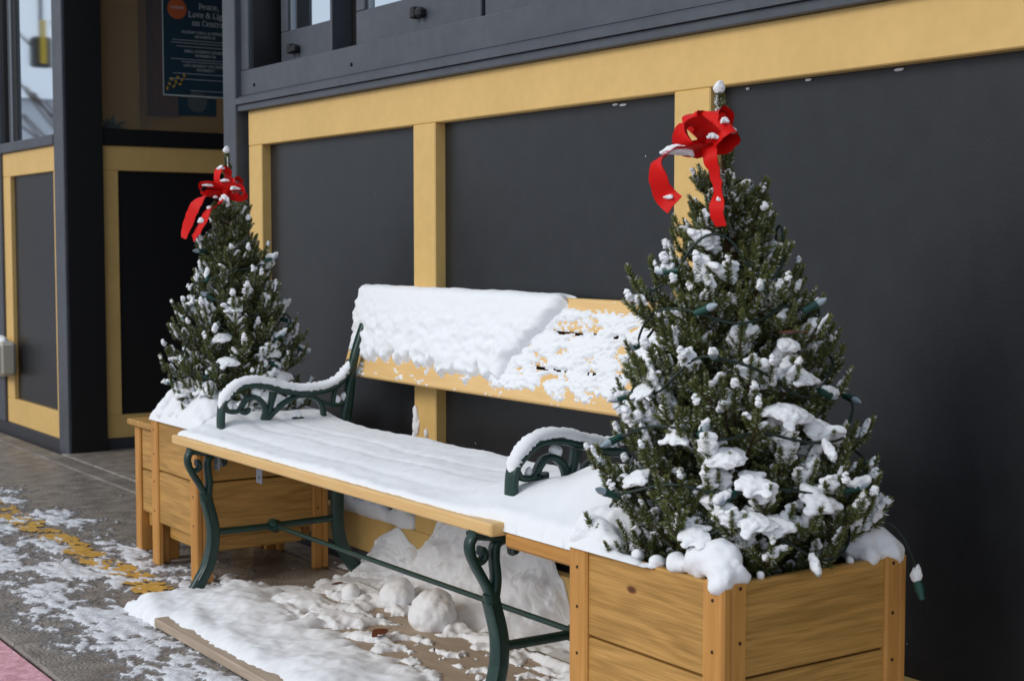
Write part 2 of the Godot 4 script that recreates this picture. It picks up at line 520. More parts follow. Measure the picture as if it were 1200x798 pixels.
func build_shop():
	var s = thing("shop_building", "shop front with yellow framed charcoal panels, dark sill and windows", "building")
	# ---- main facade: yellow rails and stiles around sunk charcoal panels
	var st = [[-4.90, -4.795], [-3.764, -3.643], [-2.607, -2.486], [-1.45, -1.329], [-0.293, -0.172], [0.864, 1.0]]
	for q in st:
		bx("stile", Vector3(q[0], 0.157, -0.06), Vector3(q[1], 1.34, 0.0), M.yellow, s, 0.003)
	bx("top_rail", Vector3(-4.90, 1.34, -0.06), Vector3(1.0, 1.462, 0.0005), M.yellow, s, 0.003)
	bx("bottom_rail", Vector3(-4.90, 0.042, -0.06), Vector3(1.0, 0.157, 0.0005), M.yellow, s, 0.003)
	bx("base_board", Vector3(-4.945, -0.02, -0.06), Vector3(1.0, 0.042, 0.008), M.base, s, 0.003)
	for k in st.size() - 1:
		bx("panel", Vector3(st[k][1], 0.15, -0.06), Vector3(st[k + 1][0], 1.345, -0.034), M.panel, s, 0.001)
	bx("post_return", Vector3(-4.945, 0.0, -0.06), Vector3(-4.90, 1.462, -0.03), M.trim, s, 0.001)
	bx("corner_post", Vector3(-5.05, -0.02, -0.12), Vector3(-4.945, 3.4, 0.03), M.trim, s, 0.004)
	# ---- sill courses and wall under the windows
	bx("sill", Vector3(-4.945, 1.462, -0.06), Vector3(1.0, 1.485, 0.022), M.trim, s, 0.002)
	var sb = MB.new()
	var prof = [Vector2(-0.05, 1.4855), Vector2(0.032, 1.4855), Vector2(0.032, 1.505), Vector2(0.012, 1.516), Vector2(-0.05, 1.516)]
	for k in prof.size():
		var a = prof[k]
		var c = prof[(k + 1) % prof.size()]
		var nn = Vector3(0, -(c.x - a.x), (c.y - a.y)).normalized()
		sb.face([Vector3(-4.945, a.y, a.x), Vector3(1.0, a.y, a.x), Vector3(1.0, c.y, c.x), Vector3(-4.945, c.y, c.x)], nn, [])
	for e in [-4.945, 1.0]:
		var pp = []
		for a in prof: pp.append(Vector3(e, a.y, a.x))
		sb.face(pp, Vector3(sign(e + 1.0), 0, 0), [])
	put("sill_nosing", sb, M.trim, s)
	bx("apron", Vector3(-4.945, 1.516, -0.07), Vector3(1.0, 1.605, 0.008), M.trim, s, 0.003)
	bx("jamb", Vector3(-4.945, 1.605, -0.30), Vector3(-4.885, 3.0, 0.006), M.trim, s, 0.003)
	bx("jamb_shade_sheet", Vector3(-4.884, 1.606, -0.29), Vector3(-4.876, 3.0, -0.01), M.black, s, 0.001)  # black sheet: shade of the deep window recess put into its colour
	bx("window_stool", Vector3(-4.885, 1.58, -0.30), Vector3(1.0, 1.602, -0.07), M.trim, s, 0.003)
	bx("header", Vector3(-4.945, 3.0, -0.30), Vector3(1.0, 4.6, 0.02), M.trim, s, 0.003)
	# folding window leaves
	var leaf = [[-4.84, -4.375, -0.10, 0.048], [-4.16, -3.45, -0.03, 0.052], [-3.43, -2.73, -0.03, 0.06], [-2.71, -2.01, -0.03, 0.06], [-1.99, -1.29, -0.03, 0.06], [-1.27, -0.57, -0.03, 0.06], [-0.55, 0.15, -0.03, 0.06]]
	for q in leaf:
		var w = Node3D.new()
		w.name = numbered(s, "window")
		s.add_child(w)
		var fw: float = q[3]
		var fr = MB.new()
		var yb = 1.605
		var gl = 1.716 if q[2] > -0.09 else 1.735
		var z0: float = q[2] - 0.04
		var z1: float = q[2]
		cbox(fr, Vector3((q[0] + q[1]) / 2, (yb + gl) / 2, (z0 + z1) / 2), Vector3(q[1] - q[0], gl - yb, 0.04), 0.003)
		cbox(fr, Vector3((q[0] + q[1]) / 2, 2.9, (z0 + z1) / 2), Vector3(q[1] - q[0], 0.12, 0.04), 0.003)
		cbox(fr, Vector3(q[0] + fw / 2, (gl + 2.84) / 2, (z0 + z1) / 2), Vector3(fw, 2.84 - gl, 0.04), 0.003)
		cbox(fr, Vector3(q[1] - 0.021, (gl + 2.84) / 2, (z0 + z1) / 2), Vector3(0.042, 2.84 - gl, 0.04), 0.003)
		put("frame", fr, M.trim, w)
		bx("bead", Vector3(q[0] + fw, gl, z1 - 0.03), Vector3(q[0] + fw + 0.012, 2.84, z1 - 0.012), M.steel, w, 0.001)
		bx("pane", Vector3(q[0] + fw, gl, z1 - 0.026), Vector3(q[1] - 0.042, 2.84, z1 - 0.02), M.mirror, w, 0.0005)
	bx("mullion", Vector3(-4.374, 1.603, -0.2), Vector3(-4.36, 3.0, -0.05), M.trim, s, 0.002)
	bx("gap_shade_block", Vector3(-4.359, 1.603, -0.25), Vector3(-4.15, 3.0, -0.12), M.black, s, 0.002)  # added black block standing in for the shade in the gap between leaves
	bx("jamb_shade_block", Vector3(-4.885, 1.603, -0.29), Vector3(-4.84, 3.0, -0.145), M.black, s, 0.002)  # added black block, paints the recess behind the jamb as dark as its shade
	for q in [[-4.72, 1.668, -0.10], [-3.765, 1.665, -0.03]]:
		var lt = MB.new()
		cbox(lt, Vector3(q[0] - 0.016, q[1], q[2] + 0.012), Vector3(0.024, 0.034, 0.026), 0.004)
		cbox(lt, Vector3(q[0] + 0.018, q[1] - 0.004, q[2] + 0.014), Vector3(0.026, 0.030, 0.030), 0.008)
		cbox(lt, Vector3(q[0], q[1], q[2] + 0.006), Vector3(0.05, 0.016, 0.014), 0.002)
		put("latch", lt, M.black, s)
	for q in [[-4.83, 1.548], [-4.12, 1.548]]:
		var sc = MB.new()
		lathe(sc, [[0.0, 0.006], [0.003, 0.006], [0.004, 0.003]], Vector3(q[0], q[1], 0.008), Vector3(0, 0, 1), 8)
		put("screw_cap", sc, M.black, s)
	# body of the building behind the facade and its side towards the entry
	bx("core", Vector3(-4.9, -0.1, -5.0), Vector3(1.0, 4.6, -0.31), M.plaster, s, 0.01)
	bx("core_base", Vector3(-4.9, -0.1, -0.305), Vector3(1.0, 1.575, -0.065), M.plaster, s, 0.01)
	bx("entry_side", Vector3(-5.045, -0.05, -1.9), Vector3(-4.95, 4.6, -0.125), M.trim, s, 0.003)
	bx("entry_back", Vector3(-7.05, -0.05, -2.0), Vector3(-5.05, 4.6, -1.9), M.trim, s, 0.003)
	bx("entry_door", Vector3(-6.5, 0.0, -1.895), Vector3(-5.5, 2.1, -1.86), M.black, s, 0.004)
	bx("entry_soffit", Vector3(-7.02, 2.55, -1.9), Vector3(-5.05, 2.65, -0.02), M.trim, s, 0.003)
	bx("entry_fascia", Vector3(-7.02, 2.65, -0.15), Vector3(-5.05, 4.6, -0.02), M.trim, s, 0.003)
	# ---- bay beyond the entry
	var Z = -0.03
	bx("corner_post", Vector3(-7.158, -0.02, Z - 0.18), Vector3(-7.02, 4.6, Z - 0.008), M.black, s, 0.002)
	bx("post_facing", Vector3(-7.16, -0.02, Z - 0.007), Vector3(-7.018, 4.6, Z + 0.012), M.trim, s, 0.004)
	for q in [[-8.06, -7.935], [-7.212, -7.16]]:
		bx("stile", Vector3(q[0], 0.185, Z - 0.06), Vector3(q[1], 1.345, Z), M.yellow, s, 0.003)
	bx("top_rail", Vector3(-8.06, 1.345, Z - 0.06), Vector3(-7.16, 1.468, Z + 0.0005), M.yellow, s, 0.003)
	bx("bottom_rail", Vector3(-8.06, 0.055, Z - 0.06), Vector3(-7.16, 0.185, Z + 0.0005), M.yellow, s, 0.003)
	bx("base_board", Vector3(-9.6, -0.02, Z - 0.06), Vector3(-7.16, 0.055, Z + 0.01), M.base, s, 0.003)
	bx("panel", Vector3(-7.94, 0.18, Z - 0.06), Vector3(-7.205, 1.35, Z - 0.022), M.panel, s, 0.001)
	bx("corner_post", Vector3(-8.2, 0.055, Z - 0.1), Vector3(-8.06, 4.6, Z + 0.015), M.trim, s, 0.003)
	bx("side_wall", Vector3(-9.6, 0.055, Z - 0.1), Vector3(-8.2, 4.6, Z - 0.01), M.panel, s, 0.003)
	bx("sill", Vector3(-8.06, 1.468, Z - 0.08), Vector3(-7.16, 1.518, Z + 0.018), M.trim, s, 0.004)
	var w2 = Node3D.new()
	w2.name = numbered(s, "window")
	s.add_child(w2)
	bx("frame", Vector3(-8.06, 1.518, Z - 0.07), Vector3(-8.04, 3.0, Z - 0.004), M.black, w2, 0.003)
	bx("frame", Vector3(-8.04, 1.518, Z - 0.07), Vector3(-7.985, 3.0, Z - 0.03), M.steel, w2, 0.003)
	bx("frame", Vector3(-7.985, 1.518, Z - 0.07), Vector3(-7.94, 3.0, Z - 0.042), M.black, w2, 0.003)
	bx("frame", Vector3(-8.06, 3.0, Z - 0.07), Vector3(-7.16, 3.1, Z - 0.004), M.trim, w2, 0.003)
	bx("pane", Vector3(-7.94, 1.518, Z - 0.055), Vector3(-7.16, 3.0, Z - 0.045), M.mirror, w2, 0.0005)
	bx("header", Vector3(-8.06, 3.1, Z - 0.1), Vector3(-7.16, 4.6, Z), M.trim, s, 0.003)
	# ---- return wall of the bay, facing the entry
	var X = -7.06
	bx("stile", Vector3(X - 0.06, 0.167, -0.297), Vector3(X, 1.349, -0.21), M.yellow, s, 0.003)
	bx("stile", Vector3(X - 0.06, 0.167, -1.9), Vector3(X, 1.349, -1.3), M.yellow, s, 0.003)
	bx("top_rail", Vector3(X - 0.06, 1.349, -1.9), Vector3(X + 0.0005, 1.468, -0.21), M.yellow, s, 0.003)
	bx("bottom_rail", Vector3(X - 0.06, 0.055, -1.9), Vector3(X + 0.0005, 0.167, -0.21), M.yellow, s, 0.003)
	bx("base_board", Vector3(X - 0.06, -0.02, -1.9), Vector3(X + 0.01, 0.055, -0.21), M.base, s, 0.003)
	bx("panel", Vector3(X - 0.06, 0.16, -1.305), Vector3(X - 0.02, 1.352, -0.29), M.black, s, 0.001)  # black where other panels are charcoal: alcove shade put into the colour
	bx("sill", Vector3(X - 0.07, 1.468, -1.9), Vector3(X + 0.012, 1.548, -0.21), M.black, s, 0.004)
	var w3 = Node3D.new()
	w3.name = numbered(s, "window")
	s.add_child(w3)
	bx("pane", Vector3(X - 0.03, 1.548, -1.85), Vector3(X - 0.024, 2.55, -0.21), M.glass, w3, 0.0005)
	bx("frame", Vector3(X - 0.06, 1.548, -1.9), Vector3(X, 2.55, -1.85), M.black, w3, 0.003)
	bx("header", Vector3(X - 0.06, 2.55, -1.9), Vector3(X, 4.6, -0.21), M.trim, s, 0.003)
	# room seen through that window
	bx("room_floor", Vector3(-9.55, 0.0, -2.6), Vector3(-7.15, 0.05, -0.12), M.plaster, s, 0.003)
	bx("room_ceiling", Vector3(-9.55, 2.6, -2.6), Vector3(-7.13, 2.7, -0.12), M.room, s, 0.003)
	bx("room_wall", Vector3(-9.6, 0.05, -2.7), Vector3(-7.13, 2.7, -2.6), M.room, s, 0.003)
	bx("room_wall", Vector3(-9.6, 0.05, -2.6), Vector3(-9.5, 2.7, -0.14), M.plaster, s, 0.003)
	bx("room_column", Vector3(-7.9, 0.05, -0.62), Vector3(-7.62, 2.6, -0.11), M.room, s, 0.01)
	bx("room_partition", Vector3(-8.1, 0.05, -2.6), Vector3(-8.0, 2.6, -0.3), M.room, s, 0.003)
	bx("roof", Vector3(-9.7, 4.6, -5.1), Vector3(1.1, 4.75, 0.06), M.trim, s, 0.01)

	# red cabinet inside, standing against the partition
	var rc = thing("red_cabinet", "dark red wall cabinet behind the entry window", "cabinet", Vector3(-8.0, 1.70, -0.875))
	bx("body", Vector3(0.001, 0.0, -0.09), Vector3(0.09, 0.64, 0.075), M.red_box, rc, 0.006)
	bx("door", Vector3(0.0905, 0.02, -0.085), Vector3(0.1, 0.62, 0.07), M.red_box, rc, 0.004)
	# poster on the glass
	var p = thing("poster", "dark blue event poster with an orange disc taped inside the entry window", "poster", Vector3(X - 0.022, 1.724, -0.76))
	bx("sheet", Vector3(-0.0005, 0.0, -0.222), Vector3(0.001, 0.66, 0.222), M.poster, p, 0.0002)
	var bd = MB.new()
	for q in [[0.0, -0.222, 0.006, 0.222], [0.654, -0.222, 0.66, 0.222], [0.006, -0.222, 0.654, -0.218], [0.006, 0.218, 0.654, 0.222]]:
		cbox(bd, Vector3(0.0018, (q[0] + q[2]) / 2, (q[1] + q[3]) / 2), Vector3(0.001, q[2] - q[0], q[3] - q[1]), 0.0001)
	put("border", bd, M.paper, p)
	var disc = MB.new()
	lathe(disc, [[0.0, 0.05], [0.0008, 0.05]], Vector3(0.0016, 0.425, 0.145), Vector3(1, 0, 0), 28)
	put("disc", disc, M.orange, p)
	var rows = [["central", 0.022, 0.145, 0.432, M.paper], ["Peace,", 0.036, -0.02, 0.445, M.paper], ["Love & Light", 0.036, -0.02, 0.402, M.paper], ["on Central", 0.036, -0.02, 0.362, M.paper],
		["HOLIDAY STROLL & FIREWORKS", 0.0175, 0.0, 0.315, M.paper], ["NOVEMBER 30", 0.0165, 0.0, 0.295, M.paper], ["SMALL BUSINESS SATURDAY", 0.0175, 0.0, 0.222, M.paper], ["NOVEMBER 30", 0.0165, 0.0, 0.202, M.paper], ["LATE ON NIGHT ON CENTRAL", 0.0175, 0.0, 0.152, M.paper], ["DECEMBER 7", 0.0165, 0.0, 0.132, M.paper]]
	var fnt = SystemFont.new()
	fnt.font_names = PackedStringArray(["Droid Sans"])
	var serif = SystemFont.new()
	serif.font_names = PackedStringArray(["Droid Serif"])
	for r in rows:
		var tm = TextMesh.new()
		tm.text = r[0]
		tm.font = serif if r[1] > 0.03 else fnt
		tm.font_size = 32
		tm.pixel_size = r[1] / 32.0
		tm.depth = 0.0006
		tm.curve_step = 1.0
		var o = put("lettering", tm, r[4], p)
		o.rotation.y = PI / 2
		o.position = Vector3(0.0028, r[3], r[2])
	var ru = MB.new()
	for q in [[0.275, 0.34], [0.262, 0.36], [0.245, 0.30], [0.182, 0.36], [0.170, 0.25], [0.112, 0.34], [0.085, 0.38], [0.03, 0.26]]:
		cbox(ru, Vector3(0.0016, q[0], 0.0 if q[0] > 0.05 else -0.05), Vector3(0.0008, 0.0022, q[1]), 0.0001)
	put("small_print", ru, M.paper, p)
	var fl = MB.new()
	for k in 9:
		cbox(fl, Vector3(0.0016, 0.035 + 0.018 * (k % 3) + 0.004 * k, 0.20 - 0.011 * k), Vector3(0.0008, 0.016, 0.009), 0.0002, Basis(Vector3.RIGHT, k * 0.8))
	put("ornament", fl, M.gold, p)
	var ns = thing("small_notice", "small clear notice with a pale round badge on the glass under the poster", "notice", Vector3(X - 0.022, 1.63, -0.715))
	bx("sheet", Vector3(0.0, 0.0, -0.1), Vector3(0.001, 0.09, 0.1), M.poster, ns, 0.0002)
	var dd = MB.new()
	lathe(dd, [[0.0, 0.052], [0.0008, 0.052]], Vector3(0.0012, 0.07, 0.0), Vector3(1, 0, 0), 28)
	put("badge", dd, std(Color(0.3, 0.33, 0.34), 0.5), ns)
	# pot plant on the inner sill
	var pp2 = thing("pot_plant", "small leafy plant on the inner sill of the entry window", "plant", Vector3(-7.24, 1.50, -0.33))
	var pot = MB.new()
	lathe(pot, [[0.0, 0.05], [0.05, 0.065], [0.055, 0.06]], Vector3.ZERO, Vector3.UP, 14)
	put("pot", pot, M.brick, pp2)
	var lv = MB.new()
	for k in 34:
		var a = rng.randf() * TAU
		var e = rng.randf_range(0.25, 1.2)
		var d = Vector3(cos(a) * cos(e), sin(e), sin(a) * cos(e))
		var L = rng.randf_range(0.06, 0.12)
		var sd = d.cross(Vector3.UP).normalized()
		var b0 = Vector3(0, 0.05, 0)
		var nn = sd.cross(d).normalized()
		var g = lin(0.03 + rng.randf() * 0.02, 0.06 + rng.randf() * 0.03, 0.02)
		lv.face([b0, b0 + d * L * 0.5 + sd * 0.014, b0 + d * L - Vector3(0, 0.02, 0), b0 + d * L * 0.5 - sd * 0.014], nn, [])
	var leafm = std(Color(0.22, 0.32, 0.14), 0.5)
	put("leaves", lv, leafm, pp2)
	# outlet box on the bay wall
	var ub = thing("utility_box", "pale grey weatherproof outlet box on the bay wall with snow on its lid", "utility box", Vector3(-8.0, 0.31, -0.03))
	bx("body", Vector3(-0.2, 0.0, 0.002), Vector3(0.13, 0.18, 0.09), M.utility, ub, 0.018)
	bx("lid", Vector3(-0.19, 0.02, 0.09), Vector3(0.12, 0.165, 0.105), M.utility, ub, 0.012)
	put("snow_cap", snow_lump([[Vector3(-0.1, 0.178, 0.05), 0.03], [Vector3(0.0, 0.178, 0.05), 0.032], [Vector3(0.07, 0.178, 0.05), 0.026]], 0.012, 0.012, 0.006, 20.0, 3), M.snow, ub)

# ------------------------------------------------------------------ planters
var screw_mesh
func planter(called, label, x0, x1, z0, z1, top, group):
	var ctr = Vector3((x0 + x1) / 2, 0, (z0 + z1) / 2)
	var o = thing(called, label, "planter", ctr, group)
	var hx = (x1 - x0) / 2
	var hz = (z1 - z0) / 2
	var sw = 0.052
	var th = 0.018
	var joint = 0.298
	var brd = [[0.135, joint - 0.002], [joint + 0.002, top - 0.004]]
	var ins = 0.007
	for q in brd:
		for s in [-1, 1]:
			var b = MB.new()
			cbox(b, Vector3(0, (q[0] + q[1]) / 2, s * (hz - ins - th / 2)), Vector3(2 * hx - 2 * sw + 0.02, q[1] - q[0], th), 0.003)
			put("side_board", b, M.planter[rng.randi() % 3], o)
			var b2 = MB.new()
			cbox(b2, Vector3(s * (hx - ins - th / 2), (q[0] + q[1]) / 2, 0), Vector3(th, q[1] - q[0], 2 * hz - 2 * sw + 0.02), 0.003)
			put("side_board", b2, M.planter[rng.randi() % 3], o)
	for s in [-1, 1]:
		bx("bottom_rail", Vector3(-hx + sw, 0.085, s * (hz - 0.05) - 0.012), Vector3(hx - sw, 0.13, s * (hz - 0.05) + 0.012), M.planter[0], o, 0.003)
		bx("bottom_rail", Vector3(s * (hx - 0.05) - 0.012, 0.085, -hz + sw + 0.02), Vector3(s * (hx - 0.05) + 0.012, 0.13, hz - sw - 0.02), M.planter[1], o, 0.003)
	bx("bottom_board", Vector3(-hx + 0.03, 0.131, -hz + 0.03), Vector3(hx - 0.03, 0.145, hz - 0.03), M.planter[1], o, 0.002)
	bx("soil", Vector3(-hx + 0.028, 0.3, -hz + 0.028), Vector3(hx - 0.028, top - 0.045, hz - 0.028), M.soil, o, 0.01)
	for sx in [-1, 1]:
		for sz in [-1, 1]:
			var leg = MB.new()
			cbox(leg, Vector3(sx * (hx - sw / 2 - 0.0), top / 2, sz * (hz - 0.0095)), Vector3(sw, top, 0.019), 0.004)
			var lo = put("corner_post", leg, M.strip, o)
			var l2 = MB.new()
			cbox(l2, Vector3(sx * (hx - 0.0095), top / 2, sz * (hz - 0.0195 - (sw - 0.0195) / 2)), Vector3(0.019, top, sw - 0.0195), 0.004)
			put("corner_board", l2, M.strip, lo)
			for yy in [0.175, 0.262, 0.345, 0.425]:
				var s1 = put("screw", screw_mesh, M.screw, lo)
				s1.position = Vector3(sx * (hx - sw * 0.5), yy + rng.randf_range(-0.006, 0.006), sz * hz - sz * 0.0004)
				s1.rotation.y = 0.0 if sz > 0 else PI
				var s2 = put("screw", screw_mesh, M.screw, lo)
				s2.position = Vector3(sx * hx - sx * 0.0004, yy + 0.02 + rng.randf_range(-0.006, 0.006), sz * (hz - 0.036))
				s2.rotation.y = sx * PI / 2
	return o

# ------------------------------------------------------------------ spruce trees
func sprig(seed_: int, L: float, count: int, nl: float, dust: float) -> MB:
	var rg = RandomNumberGenerator.new()
	rg.seed = seed_
	var b = MB.new()
	tube(b, [Vector3.ZERO, Vector3(0, L * 0.95, 0)], [0.0014, 0.0006], [0.0014, 0.0006], null, 4, 1.0, Color(0.07, 0.042, 0.018), false)
	for k in count:
		var s = pow((k + rg.randf()) / count, 0.9)
		var a = k * 2.39996 + rg.randf() * 0.6
		var el = lerp(0.40, 1.10, s * s) + rg.randf_range(-0.28, 0.28)
		var d = Vector3(cos(a) * cos(el), sin(el), sin(a) * cos(el))
		var p = Vector3(0, L * s, 0)
		var len = nl * rg.randf_range(0.75, 1.1) * (1.0 - 0.25 * s)
		var sd = d.cross(Vector3(rg.randf() - 0.5, rg.randf() - 0.5, rg.randf() - 0.5)).normalized()
		var w = 0.00085
		var g = rg.randf()
		var col = Color(0.092 + 0.088 * g, 0.118 + 0.086 * g, 0.040 + 0.026 * g)
		if s > 0.8: col = col.lerp(Color(0.21, 0.21, 0.065), 0.5)
		if rg.randf() < dust: col = Color(0.74, 0.77, 0.80)
		var nn = sd.cross(d).normalized()
		var i0 = b.vert(p + sd * w, nn, Vector2.ZERO, col)
		var i1 = b.vert(p + d * len * 0.6 + sd * w * 0.95, nn, Vector2.ZERO, col)
		var i2 = b.vert(p + d * len, nn, Vector2.ZERO, col)
		var i3 = b.vert(p + d * len * 0.6 - sd * w * 0.95, nn, Vector2.ZERO, col)
		var i4 = b.vert(p - sd * w, nn, Vector2.ZERO, col)
		b.tri(i0, i1, i4); b.tri(i1, i3, i4); b.tri(i1, i2, i3)
	return b

func prof_at(prof: Array, y: float) -> float:
	for k in prof.size() - 1:
		if y <= prof[k + 1][0]:
			return lerp(float(prof[k][1]), float(prof[k + 1][1]), clamp((y - prof[k][0]) / (prof[k + 1][0] - prof[k][0]), 0.0, 1.0))
	return prof[prof.size() - 1][1]

var sprigs = []
var clumps = []
var frost = []

func spruce(label: String, snow_label: String, at: Vector3, lean: Vector3, top: float, prof: Array, seed_: int, nb: int, snowy: float, spots: Array):
	# prof: [height over at, radius]
	var rg = RandomNumberGenerator.new()
	rg.seed = seed_
	var t = thing("spruce_tree", label, "tree", at, "small spruces in wooden planters")
	var tr = MB.new()
	var tp = []
	var trr = []
	for k in 9:
		tp.append(Vector3(0, -0.1 + (top + 0.08) * k / 8.0, 0) + lean * pow(k / 8.0, 1.5))
		trr.append(lerp(0.017, 0.002, k / 8.0))
	tube(tr, tp, trr, trr, null, 8)
	put("trunk", tr, M.bark, t)
	var xf = [[], [], [], []]
	var all = []
	var nzr = noise(seed_ + 5, 1.0, 2)
	var twigs = MB.new()
	var caps = MB.new()
	var up = Vector3.UP
	var add_sprig = func(p: Vector3, d: Vector3, sc: float, dusty: bool):
		var q = Quaternion(Vector3.UP, d.normalized())
		var bs = Basis(q) * Basis(Vector3.UP, rg.randf() * TAU)
		xf[(3 if dusty else rg.randi() % 3)].append(Transform3D(bs.scaled(Vector3.ONE * sc), p))
		all.append([p, d.normalized(), sc])
	var area = []
	for k in nb:
		var y = 0.0
		while true:
			y = rg.randf_range(0.0, top - 0.17)
			if rg.randf() * 0.27 < prof_at(prof, y) + 0.035: break
		var a = k * 2.39996 + rg.randf() * 0.5
		var R = prof_at(prof, y) * (1.0 + 0.20 * nzr.get_noise_3d(cos(a) * 1.6, y * 7.0, sin(a) * 1.6))
		var out = Vector3(cos(a), 0, sin(a))
		var reach = R * (rg.randf_range(0.72, 1.10) if k % 3 > 0 else rg.randf_range(0.45, 0.8))
		var ax = lean * pow(y / top, 1.5)
		var tip = ax + out * reach + up * y
		var ya = max(y - reach * rg.randf_range(0.25, 0.6), -0.02)
		var root = lean * pow(max(ya, 0.0) / top, 1.5) + up * ya
		var pts = []
		for s in 6:
			var f = s / 5.0
			pts.append(root.lerp(tip, f) - up * sin(f * PI) * reach * 0.10)
		tube(twigs, pts, [0.004, 0.0034, 0.003, 0.0024, 0.002, 0.0014], [0.004, 0.0034, 0.003, 0.0024, 0.002, 0.0014], null, 4, 1.0, Color.WHITE, false)
		var snow_side = out.dot(Vector3(-0.5, 0, 0.3)) * 0.35
		var dusty = rg.randf() < 0.24 + snow_side * snowy
		var L = (tip - root).length()
		var nside = int(L * 0.75 / 0.017) + 1
		for s in nside:
			var f = lerp(0.3, 0.97, float(s) / nside)
			var seg = min(int(f * 5.0), 4)
			var pp = pts[seg].lerp(pts[seg + 1], f * 5.0 - seg)
			var T = (pts[seg + 1] - pts[seg]).normalized()
			var sd = T.cross(up).normalized() * (1.0 if s % 2 == 0 else -1.0)
			var d = (T * 0.55 + sd * rg.randf_range(0.35, 0.9) + up * rg.randf_range(0.1, 0.75)).normalized()
			add_sprig.call(pp, d, rg.randf_range(0.7, 1.05), dusty and rg.randf() < 0.6)
			if rg.randf() < 0.45:
				add_sprig.call(pp, (T * 0.6 + up * rg.randf_range(0.5, 1.0) + sd * rg.randf_range(-0.3, 0.3)).normalized(), rg.randf_range(0.65, 0.95), dusty and rg.randf() < 0.5)
		var td = ((tip - pts[4]).normalized() * 0.5 + up * rg.randf_range(0.45, 1.0)).normalized()
		var ts = rg.randf_range(0.7, 1.15) * (1.0 if y < top * 0.65 else 0.75)
		add_sprig.call(tip - td * 0.008, td, ts, false)
		var tt = tip + td * 0.047 * ts
		if k % 3 > 0:
			area.append([tip, out, y])
			if rg.randf() < 0.36 * snowy:
				var cs = rg.randf_range(0.5, 0.95)
				caps.add(frost[rg.randi() % 6], Transform3D(Basis(Quaternion(Vector3.UP, td)) * Basis.from_scale(Vector3(cs, cs * 0.42, cs)), tt - td * 0.012))
	# leader
	for s in 14:
		var f = s / 13.0
		var yy = lerp(top - 0.17, top - 0.055, f)
		var ax2 = lean * pow(yy / top, 1.5)
		for q in 1:
			var a2 = rg.randf() * TAU
			add_sprig.call(ax2 + up * yy, (up * 1.1 + Vector3(cos(a2), 0, sin(a2)) * lerp(0.5, 0.1, f)).normalized(), lerp(0.95, 0.75, f), false)
	for q in 4:
		add_sprig.call(lean * 0.93 + up * (top - 0.06 - 0.008 * q), (up + Vector3(rg.randf_range(-0.12, 0.12), 0, rg.randf_range(-0.12, 0.12))).normalized(), 1.05, false)
	caps.add(clumps[1], Transform3D(Basis.IDENTITY.scaled(Vector3(0.36, 0.45, 0.36)), lean + up * (top - 0.004)))
	put("branches", twigs, M.bark, t)
	for v in 4:
		if xf[v].size() == 0: continue
		var mm = MultiMesh.new()
		mm.transform_format = MultiMesh.TRANSFORM_3D
		mm.mesh = sprigs[v]
		mm.instance_count = xf[v].size()
		for k in xf[v].size():
			mm.set_instance_transform(k, xf[v][k])
		var o = MultiMeshInstance3D.new()
		o.multimesh = mm
		o.material_override = M.needle
		o.name = numbered(t, "crown")
		o.set_meta("kind", "stuff")
		t.add_child(o, true)
	# snow lying along the shoots: a little on many, thick where it has gathered
	var heaps = []
	for k in int(34 * snowy):
		var q = area[rg.randi() % area.size()]
		if q[2] > top * 0.7 and rg.randf() < 0.75: continue
		heaps.append([q[0], rg.randf_range(0.018, 0.042) * (1.15 - 0.5 * q[2] / top)])
	for q in spots:
		var o2 = Vector3(sin(q[1]), 0, cos(q[1]))
		var hp = lean * pow(q[0] / top, 1.5) + o2 * prof_at(prof, q[0]) * q[2] * 0.96 + up * q[0]
		heaps.append([hp, 0.043 * q[3]])
		caps.add(clumps[q[4]], Transform3D(Basis(up, q[1]) * Basis(Vector3.RIGHT, 0.5) * Basis.from_scale(Vector3(q[3] * 0.8, q[3] * 0.42, q[3] * 0.75)), hp + up * 0.012))
	for q in all:
		var R3 = prof_at(prof, q[0].y)
		var ax3 = lean * pow(clamp(q[0].y / top, 0.0, 1.0), 1.5)
		var rr = Vector2(q[0].x - ax3.x, q[0].z - ax3.z).length()
		if rr < R3 * 0.55 and q[0].y < top - 0.2: continue
		var thick = 0.0
		for h in heaps:
			var dd = (q[0] + q[1] * 0.03 - h[0]).length() / h[1]
			if dd < 1.0: thick = max(thick, 1.0 - 0.45 * dd)
		var pr = (0.24 + 0.12 * nzr.get_noise_3d(q[0].x * 9.0, q[0].y * 9.0, q[0].z * 9.0)) * snowy
		if thick == 0.0 and rg.randf() > pr: continue
		if thick > 0.0 and rg.randf() > 0.85: continue
		var d3: Vector3 = q[1]
		var zz = up - d3 * d3.dot(up)
		if zz.length() < 0.25: zz = Vector3(d3.z, 0.3, -d3.x)
		zz = zz.normalized()
		var xx = d3.cross(zz).normalized()
		var f3 = rg.randf_range(0.45, 0.95) if thick == 0.0 else lerp(0.85, 1.75, thick) * rg.randf_range(0.8, 1.15)
		var ln: float = q[2] * (rg.randf_range(0.35, 0.9) if thick == 0.0 else rg.randf_range(0.75, 1.05))
		var st = 0.052 * q[2] * (1.0 - ln / q[2])
		caps.add(frost[rg.randi() % frost.size()], Transform3D(Basis(xx * f3 * 1.2, d3 * ln, zz * f3 * 0.72), q[0] + d3 * st * rg.randf_range(0.6, 1.1) + zz * 0.004 + up * 0.003))
	var sn = put("snow_on_tree", caps, M.snow)
	sn.position = at
	tag(sn, snow_label, "snow", "", "stuff")
	return t

